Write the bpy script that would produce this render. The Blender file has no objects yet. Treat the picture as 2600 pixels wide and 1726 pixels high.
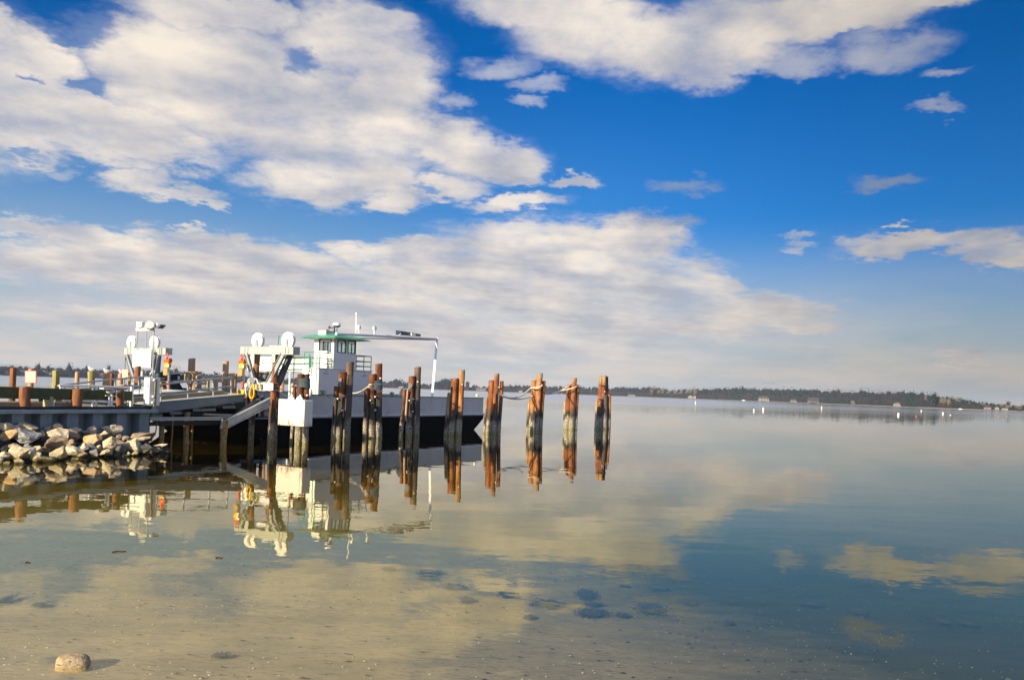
import bpy, bmesh, math, random
from mathutils import Vector, Matrix, noise as mnoise
random.seed(7)
scene = bpy.context.scene
C = scene.collection

# ------------------------------------------------------------------ camera
CAMH, FOC, ROLL, PCX, PCY = 3.4, 2022.0, math.radians(2.0), 1300.0, 992.5
cd = bpy.data.cameras.new('camera'); cam = bpy.data.objects.new('camera', cd); C.objects.link(cam)
cd.sensor_width = 36.0; cd.lens = 36.0*FOC/2600.0
cd.shift_y = (PCY-863.0)/2600.0
cd.clip_start = 0.1; cd.clip_end = 30000
fwd = Matrix(((1, 0, 0), (0, 0, -1), (0, 1, 0)))            # looks along +Y, Z up
cam.matrix_world = Matrix.Translation((0, 0, CAMH)) @ (fwd @ Matrix.Rotation(ROLL, 3, 'Z')).to_4x4()
scene.camera = cam

# ------------------------------------------------------------------ exposure, render
vs = scene.view_settings
scene.display_settings.display_device = 'sRGB'
vs.view_transform = 'Standard'; vs.look = 'None'; vs.gamma = 1.0; vs.exposure = 0.74; vs.use_curve_mapping = False
cy = scene.cycles
cy.use_denoising = True
cy.max_bounces = 8; cy.diffuse_bounces = 2; cy.glossy_bounces = 3; cy.transparent_max_bounces = 10
cy.transmission_bounces = 4; cy.volume_bounces = 0; cy.caustics_reflective = False; cy.caustics_refractive = False
cy.sample_clamp_indirect = 6.0

# ------------------------------------------------------------------ sun
SUN_AZ = Vector((-0.625, -0.781, 0)).normalized(); SUN_EL = math.radians(22)
sd = bpy.data.lights.new('sun', 'SUN'); sd.energy = 5.0; sd.angle = math.radians(0.5); sd.color = (1.0, 0.85, 0.61)
so = bpy.data.objects.new('sun', sd); C.objects.link(so)
sdir = (SUN_AZ*math.cos(SUN_EL) + Vector((0, 0, math.sin(SUN_EL)))).normalized()
so.rotation_euler = sdir.to_track_quat('Z', 'Y').to_euler(); so.location = (-40, -50, 40)

# ------------------------------------------------------------------ photo geometry helpers (photo pixels -> world)
_c, _s = math.cos(ROLL), math.sin(ROLL)
def uv(px, py):
    dx, dy = px-PCX, py-PCY
    return (dx*_c+dy*_s)/FOC, (dx*_s-dy*_c)/FOC
O0 = (-17.5, 39.0); E1 = Vector((.5, math.sqrt(.75), 0)); E2 = Vector((-math.sqrt(.75), .5, 0)); EZ = Vector((0, 0, 1))
def P(px, py, Y):
    u, v = uv(px, py); return Vector((u*Y, Y, CAMH+v*Y))
def onZ(px, py, z=0.0):
    u, v = uv(px, py); return P(px, py, (z-CAMH)/v)
def onT(px, py, t):
    u, v = uv(px, py); return P(px, py, (t+O0[0]*E2.x+O0[1]*E2.y)/(u*E2.x+E2.y))
def onS(px, py, s):
    u, v = uv(px, py); return P(px, py, (s+O0[0]*E1.x+O0[1]*E1.y)/(u*E1.x+E1.y))
def F(s, t, z): return Vector((O0[0], O0[1], 0)) + E1*s + E2*t + EZ*z
def fr(p): d = p-Vector((O0[0], O0[1], 0)); return d.dot(E1), d.dot(E2), p.z
def horizon_y(px): return PCY+(px-PCX)*math.tan(ROLL)

# ------------------------------------------------------------------ world: sky and clouds by direction
w = bpy.data.worlds.new('World'); scene.world = w; w.use_nodes = True
nt = w.node_tree; nt.nodes.clear(); NN = nt.nodes; LL = nt.links
def nd(tp, **k):
    n = NN.new(tp)
    for a, b in k.items(): setattr(n, a, b)
    return n
def setin(n, i, v):
    if v is None: return
    if isinstance(v, bpy.types.NodeSocket): n.id_data.links.new(v, n.inputs[i])
    else: n.inputs[i].default_value = v
def ma(op, a=None, b=None, c=None, clamp=False):
    n = nd('ShaderNodeMath', operation=op); n.use_clamp = clamp
    setin(n, 0, a); setin(n, 1, b); setin(n, 2, c); return n.outputs[0]
def vm(op, a=None, b=None, c=None, out=0):
    n = nd('ShaderNodeVectorMath', operation=op); setin(n, 0, a); setin(n, 1, b); setin(n, 2, c)
    return n.outputs['Value'] if op in ('DOT_PRODUCT', 'LENGTH') else n.outputs[0]
def mr(v, a, b, c=0.0, d=1.0, smooth=True):
    n = nd('ShaderNodeMapRange'); n.interpolation_type = 'SMOOTHSTEP' if smooth else 'LINEAR'
    setin(n, 0, v); n.inputs[1].default_value = a; n.inputs[2].default_value = b; n.inputs[3].default_value = c; n.inputs[4].default_value = d
    return n.outputs[0]
def mixc(f, a, b, mode='MIX'):
    n = nd('ShaderNodeMix', data_type='RGBA', blend_type=mode); setin(n, 0, f)
    for i, v in ((6, a), (7, b)):
        if isinstance(v, tuple): v = (*v, 1.0) if len(v) == 3 else v
        setin(n, i, v)
    return n.outputs[2]
def nz(vec, scale, detail=4, rough=.55, dist=0.0, out=0):
    n = nd('ShaderNodeTexNoise'); setin(n, 'Vector', vec); n.inputs['Scale'].default_value = scale
    n.inputs['Detail'].default_value = detail; n.inputs['Roughness'].default_value = rough; n.inputs['Distortion'].default_value = dist
    return n.outputs[out]
tc = nd('ShaderNodeTexCoord'); D = tc.outputs['Generated']
sep = nd('ShaderNodeSeparateXYZ'); LL.new(D, sep.inputs[0]); DX, DY, DZ = sep.outputs
az = ma('ARCTAN2', DX, DY); el = ma('ARCSINE', DZ)
q0n = nd('ShaderNodeCombineXYZ'); LL.new(az, q0n.inputs[0]); LL.new(el, q0n.inputs[1]); q0 = q0n.outputs[0]
# cloud deck seen in perspective: a flat layer, coordinates shrink towards the horizon
den = ma('ADD', ma('MAXIMUM', DZ, 0.0), 0.16)
pcn = nd('ShaderNodeCombineXYZ'); LL.new(ma('DIVIDE', DX, den), pcn.inputs[0]); LL.new(ma('DIVIDE', DY, den), pcn.inputs[1]); pc = pcn.outputs[0]
n1 = nz(pc, 2.1, 7, .60)
nl0 = nz(pc, 1.9, 3, .55); nl1 = nz(vm('ADD', pc, (-0.13, 0.10, 0)), 1.9, 3, .55)   # soft field, here and a step towards the light
n2c = nz(pc, 1.3, 3, .6, out=1)
n3c = nz(pc, 6.0, 4, .65, out=1)
warp = vm('MULTIPLY_ADD', vm('SUBTRACT', n2c, (.5, .5, .5)), (0.10, 0.05, 0), q0)
warp = vm('MULTIPLY_ADD', vm('SUBTRACT', n3c, (.5, .5, .5)), (0.075, 0.05, 0), warp)
n4c = nz(pc, 22.0, 4, .7, out=1)
warp = vm('MULTIPLY_ADD', vm('SUBTRACT', n4c, (.5, .5, .5)), (0.022, 0.016, 0), warp)
def ang(px, py):
    u, v = uv(px, py); return math.atan2(u, 1), math.asin(v/math.sqrt(1+u*u+v*v))
def ell(q, b):
    x, y, rx, ry = [k*1.1007 for k in b[:4]]; rx *= 1.07; ry *= 1.07
    a, e = ang(x, y); ra = (ang(x+rx, y)[0]-ang(x-rx, y)[0])/2; re = (ang(x, y-ry)[1]-ang(x, y+ry)[1])/2
    d = vm('MULTIPLY_ADD', q, (1/ra, 1/re, 0), (-a/ra, -e/re, 0))
    return vm('DOT_PRODUCT', d, d)
CL = [(0,60,60,35),(110,125,110,65),(60,230,170,130),(250,290,240,70),(400,130,180,90),(480,30,180,50),(590,20,90,40),(470,230,220,110),
 (650,250,250,110),(800,100,170,90),(880,70,80,40),(890,200,110,100),(760,320,240,90),(960,310,100,50),(1050,330,100,45),(1130,370,120,45),
 (1200,392,60,26),(60,330,110,36),(400,350,60,25),(330,405,90,30),(430,435,90,22),(690,412,130,50),(850,395,120,45),(1010,420,100,30),
 (895,455,72,28),(1190,466,115,22),(1330,410,46,13),(1250,10,190,60),(1350,80,170,80),(1500,105,200,80),(1620,150,90,50),(1660,70,150,90),
 (1800,50,190,60),(1950,30,160,50),(2080,-15,200,35),(40,520,120,34),(200,545,200,40),(380,580,230,50),(600,590,220,45),(820,582,72,30),
 (960,580,130,35),(1200,560,180,55),(1330,590,200,60),(1500,645,170,48),(1620,670,100,38),(1740,712,140,28),(300,620,330,50),(700,650,350,60),
 (1100,660,400,70),(1400,710,420,42),(1250,750,560,44),(2150,562,180,30),(2060,575,90,20),(2290,578,110,24),(2110,532,70,15),(2200,828,60,11),
 (500,760,520,40),(1100,800,500,40),(0,210,170,150),(300,335,250,40),(1480,645,170,60),(1600,695,200,46),(1720,732,180,30),(1840,748,95,14),(900,725,600,60),(1500,748,300,36),(700,330,120,60),(560,190,200,120),(500,470,50,12),(460,527,30,12),(1450,560,110,50)]
FAINT = [(1830,145,100,26),(2050,118,115,38),(2190,160,60,12),(1240,208,55,17),(1050,238,30,22),(150,395,38,20),(1210,245,40,12),
 (1850,545,42,10),(2190,235,55,12),(1740,150,60,20),(1150,160,80,25),(1890,808,40,8)]
HOLE = [(232,198,48,26),(685,150,46,34),(665,168,26,24),(170,38,120,44),(150,45,90,36),(1000,480,60,14),(80,182,50,8),(60,345,80,10),(970,420,40,10),(1950,100,60,20)]
DARK = [(1490,522,95,27),(2060,406,85,20),(1570,420,60,24),(2055,408,60,14)]
def fieldmax(lst, q, base=-1.0):
    m = None
    for b in lst:
        v = ma('SUBTRACT', 1.0, ell(q, b)); m = v if m is None else ma('MAXIMUM', m, v)
    return ma('MAXIMUM', m, base)
mc = fieldmax(CL, warp); mf = fieldmax(FAINT, warp); mh = fieldmax(HOLE, warp, 0.0); md = fieldmax(DARK, warp)
n5 = nz(pc, 9.0, 6, .68)
nn = ma('ADD', ma('MULTIPLY', ma('SUBTRACT', n1, 0.5), 2.3), ma('MULTIPLY', ma('SUBTRACT', n5, 0.5), .8))
dens = ma('ADD', ma('MULTIPLY', ma('MINIMUM', mc, 0.60), 1.15), nn)
dens = ma('SUBTRACT', dens, ma('MULTIPLY', mh, 0.95))
behind = mr(DY, 0.1, -0.3)                                        # scattered clouds out of the frame, behind the camera
dens = ma('ADD', dens, ma('MULTIPLY', behind, ma('MULTIPLY_ADD', nz(pc, .5, 2), 3.0, -0.4)))
cov = ma('POWER', mr(dens, -0.34, 0.98), 0.80)
covh = ma('MULTIPLY', mr(ma('ADD', mc, ma('MULTIPLY', nn, .9)), -0.8, .4), .28)     # thin veil round the clouds
covf = ma('MULTIPLY', mr(ma('ADD', mf, ma('MULTIPLY', nn, 1.6)), -0.55, 1.5), 0.72)
covd = ma('MULTIPLY', mr(ma('ADD', md, ma('MULTIPLY', nn, 1.1)), -0.6, 1.2), 0.66)
# light side / shade side of the cloud deck
rel = ma('ADD', ma('MULTIPLY', ma('SUBTRACT', nl0, nl1), 2.6), ma('MULTIPLY', ma('SUBTRACT', n5, nz(vm('ADD', pc, (-0.03, 0.024, 0)), 9.0, 6, .68)), .62))
BR = [(370,105,150,85),(150,112,80,50),(1450,60,130,75),(830,580,62,28),(690,408,110,34),(290,545,70,24),(1360,605,50,24),(790,100,110,55),(1090,330,60,28),(900,300,80,45),
 (895,450,55,22),(1180,465,80,18),(1650,640,90,24),(1220,540,110,30),(1700,90,90,40),(620,540,60,14)]
br = None
for b in BR:
    v = ma('MAXIMUM', ma('SUBTRACT', 1.0, ell(q0, (b[0], b[1], b[2]*1.25, b[3]*1.25))), 0.0); br = v if br is None else ma('ADD', br, v)
lum = ma('ADD', ma('MULTIPLY_ADD', dens, 0.10, rel), 0.33)
lum = ma('ADD', lum, ma('MULTIPLY', ma('MINIMUM', br, 1.0), 0.52))
lum = ma('MULTIPLY', lum, 1.0, clamp=True)
cloud = mixc(lum, (.33, .34, .39), (.69, .615, .53))
# clear sky
sky = nd('ShaderNodeTexSky', sky_type='NISHITA'); sky.sun_disc = False; sky.sun_elevation = SUN_EL
sky.sun_rotation = math.atan2(SUN_AZ.x, SUN_AZ.y)
sky.air_density = 1.0; sky.dust_density = 0.6; sky.ozone_density = 2.5; sky.altitude = 0
hs = nd('ShaderNodeHueSaturation'); hs.inputs['Saturation'].default_value = 1.7; hs.inputs['Value'].default_value = 1.0; hs.inputs['Hue'].default_value = 0.5
LL.new(sky.outputs[0], hs.inputs['Color'])
SKS = 0.1; WK = .83
clear = vm('MULTIPLY', hs.outputs[0], (SKS*.33, SKS*.60, SKS*.84))
# greyish pink veil low over the water
palef = ma('MULTIPLY', ma('MULTIPLY', mr(el, 0.40, 0.10), .62), mr(az, -.5, .40, 1.0, .25))
clear = mixc(palef, clear, (.17, .315, .47))
veil = ma('MULTIPLY', mr(el, 0.225, 0.0), 0.97)
lown = nz(pc, 1.1, 5, .6)
veilc = mixc(mr(lown, .38, .64), (.395, .40, .41), (.53, .462, .42))
clear = mixc(veil, clear, veilc)
sky_gain = ma('MULTIPLY', mr(az, 0.05, 0.60, 1.0, 0.68), ma('MULTIPLY', mr(DY, 0.25, -0.35, 1.0, 1.15), mr(ma('ABSOLUTE', az), 0.75, 1.2, 1.0, 1.75)))  # dims the right of view; added fill brightness outside the frame for hull sides
cloud2 = mixc(ma('MULTIPLY', mr(el, 0.20, 0.0), .62), cloud, veilc)
clear = mixc(covh, clear, (.43, .46, .52))
col = mixc(covd, clear, (.25, .28, .34))
col = mixc(covf, col, mixc(.5, cloud, (.45, .48, .54)))
col = mixc(cov, col, cloud2)
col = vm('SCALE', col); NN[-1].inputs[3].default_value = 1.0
LL.new(ma('MULTIPLY', sky_gain, WK/SKS), NN[[n.name for n in NN].index(col.node.name)].inputs[3])
below = mixc(mr(DZ, -0.02, -0.05), col, (.9, .9, .8))
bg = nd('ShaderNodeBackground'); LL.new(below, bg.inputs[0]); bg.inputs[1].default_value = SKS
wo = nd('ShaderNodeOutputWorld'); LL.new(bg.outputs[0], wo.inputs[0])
w.cycles.sampling_method = 'MANUAL'; w.cycles.sample_map_resolution = 512

# ------------------------------------------------------------------ materials
MAT = {}
def newmat(name):
    m = bpy.data.materials.new(name); m.use_nodes = True; MAT[name] = m
    return m, m.node_tree, m.node_tree.nodes['Principled BSDF']
class NT:
    """small node helper bound to one tree"""
    def __init__(s, t): s.t = t
    def n(s, tp, **k):
        x = s.t.nodes.new(tp)
        for a, b in k.items(): setattr(x, a, b)
        return x
    def L(s, a, b): s.t.links.new(a, b)
    def pos(s, scale=(1, 1, 1)):
        g = s.n('ShaderNodeNewGeometry'); v = s.n('ShaderNodeVectorMath', operation='MULTIPLY'); s.L(g.outputs['Position'], v.inputs[0]); v.inputs[1].default_value = scale
        return v.outputs[0]
    def noise(s, vec, sc, det=4, ro=.6):
        x = s.n('ShaderNodeTexNoise'); s.L(vec, x.inputs['Vector']); x.inputs['Scale'].default_value = sc; x.inputs['Detail'].default_value = det; x.inputs['Roughness'].default_value = ro
        return x.outputs[0]
    def mr(s, v, a, b, c=0., d=1.):
        x = s.n('ShaderNodeMapRange'); s.L(v, x.inputs[0]); x.inputs[1].default_value = a; x.inputs[2].default_value = b; x.inputs[3].default_value = c; x.inputs[4].default_value = d
        return x.outputs[0]
    def mix(s, f, a, b, mode='MIX'):
        x = s.n('ShaderNodeMix', data_type='RGBA', blend_type=mode)
        for i, v in ((0, f), (6, a), (7, b)):
            if isinstance(v, bpy.types.NodeSocket): s.L(v, x.inputs[i])
            else: x.inputs[i].default_value = (*v, 1) if isinstance(v, tuple) and len(v) == 3 else v
        return x.outputs[2]
    def math(s, op, a, b=None, c=None, clamp=False):
        x = s.n('ShaderNodeMath', operation=op); x.use_clamp = clamp
        for i, v in enumerate((a, b, c)):
            if v is None: continue
            if isinstance(v, bpy.types.NodeSocket): s.L(v, x.inputs[i])
            else: x.inputs[i].default_value = v
        return x.outputs[0]
    def bump(s, h, st, bs, dist=.02):
        b = s.n('ShaderNodeBump'); b.inputs['Strength'].default_value = st; b.inputs['Distance'].default_value = dist; s.L(h, b.inputs['Height']); s.L(b.outputs[0], bs.inputs['Normal'])
def M(name, col, rough=.6, metal=0., var=.25, scale=2.5, rust=0., stretch=(1, 1, 1), bump=0., spec=.5, col2=None, rustz=None):
    m, t, b = newmat(name); h = NT(t)
    p = h.pos(stretch); n = h.noise(p, scale, 5, .65)
    c2 = col2 or tuple(x*(1-var) for x in col)
    o = h.mix(h.mr(n, .32, .68), col, c2)
    if rust:
        r = h.noise(h.pos((1, 1, .22)), 5.0, 5, .7)
        lo = .72-rust*.25
        f = h.mr(r, lo, lo+.09)
        if rustz:
            g = h.n('ShaderNodeNewGeometry'); sp = h.n('ShaderNodeSeparateXYZ'); h.L(g.outputs['Position'], sp.inputs[0])
            f = h.math('MULTIPLY', f, h.mr(sp.outputs[2], rustz[1], rustz[0]), clamp=True)
        o = h.mix(f, o, (.23, .075, .02))
    h.L(o, b.inputs['Base Color']); b.inputs['Roughness'].default_value = rough; b.inputs['Metallic'].default_value = metal
    b.inputs['Specular IOR Level'].default_value = spec
    if bump: h.bump(n, bump, b)
    return m
M('white_paint', (.82, .80, .73), .45, var=.10, rust=.16)
M('white_clean', (.84, .82, .76), .4, var=.05)
M('white_bright', (.88, .87, .83), .35, var=.04)
M('white_box', (.78, .74, .62), .5, var=.10, rust=.85, rustz=(1.15, 1.75))
M('galv', (.42, .45, .44), .45, .35, var=.25, scale=5, rust=.12)
M('galv_dark', (.16, .20, .22), .5, .3, var=.3, scale=4, rust=.2)
M('sheet_steel', (.22, .27, .30), .55, .1, var=.35, scale=1.6, rust=.25, stretch=(1, 1, .35), bump=.3)
M('cap_steel', (.27, .33, .37), .5, .2, var=.3, scale=3, rust=.15)
M('beam_cream', (.46, .47, .40), .5, .1, var=.12, scale=4, rust=.15)
M('black_rubber', (.012, .012, .013), .7, var=.3)
M('hull_black', (.003, .003, .0035), .7, var=.4, spec=.04)
M('hull_grey', (.68, .68, .65), .5, var=.15, scale=1.0, rust=.38)
M('deck_green', (.10, .22, .13), .7, var=.3)
M('green_paint', (.015, .27, .12), .5, var=.15)
M('roof_green', (.07, .38, .22), .5, var=.15)
M('timber', (.38, .30, .19), .8, var=.4, scale=2, stretch=(1, 1, 4), bump=.3)
M('timber_dark', (.085, .105, .04), .85, var=.45, scale=4, bump=.4)
M('timber_yellow', (.50, .44, .22), .8, var=.35, scale=4)
M('kerb_grey', (.22, .21, .20), .8, var=.4, scale=3)
M('yellow', (.85, .52, .01), .4, var=.1)
M('yellow_dull', (.50, .30, .07), .7, var=.3, scale=6)
M('orange', (.85, .10, .01), .4, var=.15)
M('red_sign', (.75, .10, .07), .6, var=.1)
M('sign_cream', (.80, .70, .48), .6, var=.08)
M('chain', (.35, .36, .36), .35, .8, var=.3)
M('rope', (.80, .72, .55), .9, var=.25, scale=20)
M('rope_dark', (.07, .08, .07), .9, var=.3)
M('bolt_white', (.72, .74, .68), .4, var=.05)
M('dark_canvas', (.01, .013, .02), .8, var=.4)
M('panel_blue', (.018, .028, .045), .25, var=.1)
M('rubber_wrap', (.05, .075, .085), .7, var=.5, scale=5, bump=.3)
M('grey_wrap', (.22, .22, .20), .7, var=.4, scale=6)
M('brown_horn', (.05, .025, .02), .5, var=.2)
M('blue_grey_glass', (.10, .14, .18), .1, var=.1)
M('gull_white', (.8, .78, .74), .8, var=.05)
M('gull_grey', (.35, .36, .38), .8, var=.1)
M('house_white', (.33, .31, .28), .8, var=.1)
M('house_tan', (.28, .24, .20), .8, var=.1)
M('house_rose', (.15, .13, .125), .8, var=.1)
M('roof_grey', (.14, .12, .12), .8, var=.2)
M('roof_brown', (.08, .06, .05), .8, var=.2)
M('window_dark', (.03, .035, .045), .2, var=.1)
M('lamp_glass', (.55, .50, .38), .2, var=.1)
M('encrusted', (.40, .27, .10), .95, var=.6, scale=7, bump=1.0, col2=(.15, .09, .03))
M('shell', (.80, .74, .56), .6, var=.2)
M('weed', (.060, .062, .055), .9, var=.4, scale=12)
M('twig', (.04, .025, .015), .9, var=.3)
M('leaf_red', (.18, .05, .03), .8, var=.3)
M('mark_grey', (.35, .33, .31), .6, var=.1)
M('mark_yellow', (.75, .58, .20), .6, var=.1)
M('fishing_orange', (.7, .22, .03), .6, var=.1)
def glassmat():
    m, t, b = newmat('glass'); h = NT(t); t.nodes.remove(b)
    g = h.n('ShaderNodeBsdfGlossy'); g.inputs['Roughness'].default_value = .02; g.inputs[0].default_value = (.8, .85, .85, 1)
    tr = h.n('ShaderNodeBsdfTransparent'); tr.inputs[0].default_value = (.82, .88, .87, 1)
    mx = h.n('ShaderNodeMixShader'); mx.inputs[0].default_value = .16; h.L(tr.outputs[0], mx.inputs[1]); h.L(g.outputs[0], mx.inputs[2])
    h.L(mx.outputs[0], t.nodes['Material Output'].inputs[0])
glassmat()
def pilemat(name, top, mid, z1, z2, pale, grey=0.):
    """timber pile: barnacles at the waterline, tarry tide zone, treated wood, bleached head"""
    m, t, b = newmat(name); h = NT(t)
    g = h.n('ShaderNodeNewGeometry'); sp = h.n('ShaderNodeSeparateXYZ'); h.L(g.outputs['Position'], sp.inputs[0])
    z = h.math('MULTIPLY_ADD', h.noise(h.pos((1, 1, .3)), 2.2, 3), 1.6, sp.outputs[2]); z = h.math('SUBTRACT', z, .8)
    grain = h.noise(h.pos((9, 9, .7)), 1.6, 6, .7); blot = h.noise(h.pos((1, 1, .5)), 2.2, 4, .6)
    wood = h.mix(h.mr(grain, .35, .68), mid, tuple(x*.34 for x in mid))
    wood = h.mix(h.mr(blot, .45, .7), wood, top)
    wood = h.mix(h.mr(z, pale, pale+.7), wood, h.mix(h.mr(grain, .3, .7), (.44, .30, .15), (.24, .15, .08)))
    tar = h.mix(h.mr(grain, .40, .70), (.014, .012, .010), (.16, .125, .09))
    c = h.mix(h.mr(z, z2-.25, z2+.35), tar, wood)
    sh = h.noise(h.pos((1, 1, 1)), 16, 3, .8)
    barn = h.mix(h.mr(sh, .42, .60), (.06, .048, .03), (.60, .52, .38))
    c = h.mix(h.mr(z, z1+.25, z1-.15), c, barn)
    alg = h.mix(h.mr(sh, .4, .62), (.06, .05, .02), (.46, .40, .20))
    c = h.mix(h.mr(sp.outputs[2], .32, .08), c, alg)
    if grey: c = h.mix(grey, c, h.mix(h.mr(grain, .35, .7), (.16, .13, .11), (.035, .03, .028)))
    h.L(c, b.inputs['Base Color']); b.inputs['Roughness'].default_value = .8; b.inputs['Specular IOR Level'].default_value = .3
    hh = h.math('ADD', grain, h.math('MULTIPLY', sh, h.mr(sp.outputs[2], 1.2, .5, 0, 2.)))
    h.bump(hh, .7, b, .03)
pilemat('pile_orange', (.40, .165, .06), (.27, .085, .025), 1.0, 1.8, 4.2)
pilemat('pile_bright', (.56, .28, .11), (.42, .155, .045), 1.0, 1.7, 4.0)
pilemat('pile_dark', (.32, .125, .045), (.17, .05, .018), .9, 2.7, 6.0)
pilemat('pile_grey', (.26, .14, .08), (.16, .08, .045), 1.2, 3.6, 8.0, .45)
pilemat('pile_pale', (.50, .38, .22), (.36, .24, .12), .5, 1.4, 3.0)
def postmat(name, a, c2, dark):
    m, t, b = newmat(name); h = NT(t)
    grain = h.noise(h.pos((8, 8, .8)), 1.5, 6, .7); blot = h.noise(h.pos((1, 1, .6)), 2.0, 4)
    c = h.mix(h.mr(grain, .35, .7), a, dark); c = h.mix(h.mr(blot, .5, .66), c, c2)
    h.L(c, b.inputs['Base Color']); b.inputs['Roughness'].default_value = .85; h.bump(grain, .6, b, .02)
postmat('post_tan', (.58, .38, .22), (.46, .26, .13), (.36, .20, .11))
postmat('post_green', (.42, .36, .12), (.50, .27, .11), (.24, .22, .07))
postmat('post_rust', (.30, .115, .04), (.08, .045, .025), (.11, .04, .015))
def rockmat(name, a, c2, mossy=True):
    m, t, b = newmat(name); h = NT(t)
    n = h.noise(h.pos(), 3.5, 6, .7); n2 = h.noise(h.pos(), 14, 5, .7)
    c = h.mix(h.mr(n, .4, .62), a, c2); c = h.mix(h.mr(n2, .50, .72), c, tuple(x*.42 for x in a)); n6 = h.noise(h.pos((1.5, 1.5, 4)), 5.0, 4, .7); c = h.mix(h.mr(n6, .60, .66), c, tuple(x*.22 for x in a))
    g = h.n('ShaderNodeNewGeometry'); sp = h.n('ShaderNodeSeparateXYZ'); h.L(g.outputs['Position'], sp.inputs[0])
    if mossy:
        zz = h.math('MULTIPLY_ADD', n, .35, sp.outputs[2])
        c = h.mix(h.mr(zz, .46, .26), c, h.mix(h.mr(n2, .42, .62), h.mix(.62, c, (.34, .30, .04)), (.17, .11, .03)))
        c = h.mix(h.mr(zz, .30, .20), c, (.05, .035, .010))
    h.L(c, b.inputs['Base Color']); b.inputs['Roughness'].default_value = .85; h.bump(h.math('ADD', n2, n), .6, b, .05)
rockmat('rock_cream', (.64, .55, .38), (.56, .45, .27))
rockmat('rock_tan', (.54, .43, .24), (.60, .52, .34))
rockmat('rock_orange', (.62, .36, .14), (.60, .46, .28))
rockmat('rock_grey', (.36, .36, .33), (.24, .24, .23))
rockmat('rock_brown', (.30, .20, .12), (.36, .28, .19))
rockmat('rock_dark', (.10, .092, .08), (.14, .13, .11)); rockmat('rubble_gap_shade', (.016, .015, .013), (.03, .028, .024), False)
rockmat('rock_fore', (.50, .36, .18), (.36, .27, .16), False)
def leafmat(name, a, c2):
    m, t, b = newmat(name); h = NT(t); n = h.noise(h.pos(), .12, 3, .6); n2 = h.noise(h.pos(), .9, 2)
    c = h.mix(h.mr(n, .4, .6), a, c2); c = h.mix(h.mr(n2, .4, .7), c, tuple(x*.5 for x in a))
    h.L(c, b.inputs['Base Color']); b.inputs['Roughness'].default_value = .95; b.inputs['Specular IOR Level'].default_value = .1
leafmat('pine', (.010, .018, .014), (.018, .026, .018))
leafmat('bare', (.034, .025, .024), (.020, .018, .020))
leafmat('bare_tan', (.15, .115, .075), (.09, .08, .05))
M('trunk', (.06, .045, .035), .9, var=.3)

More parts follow.
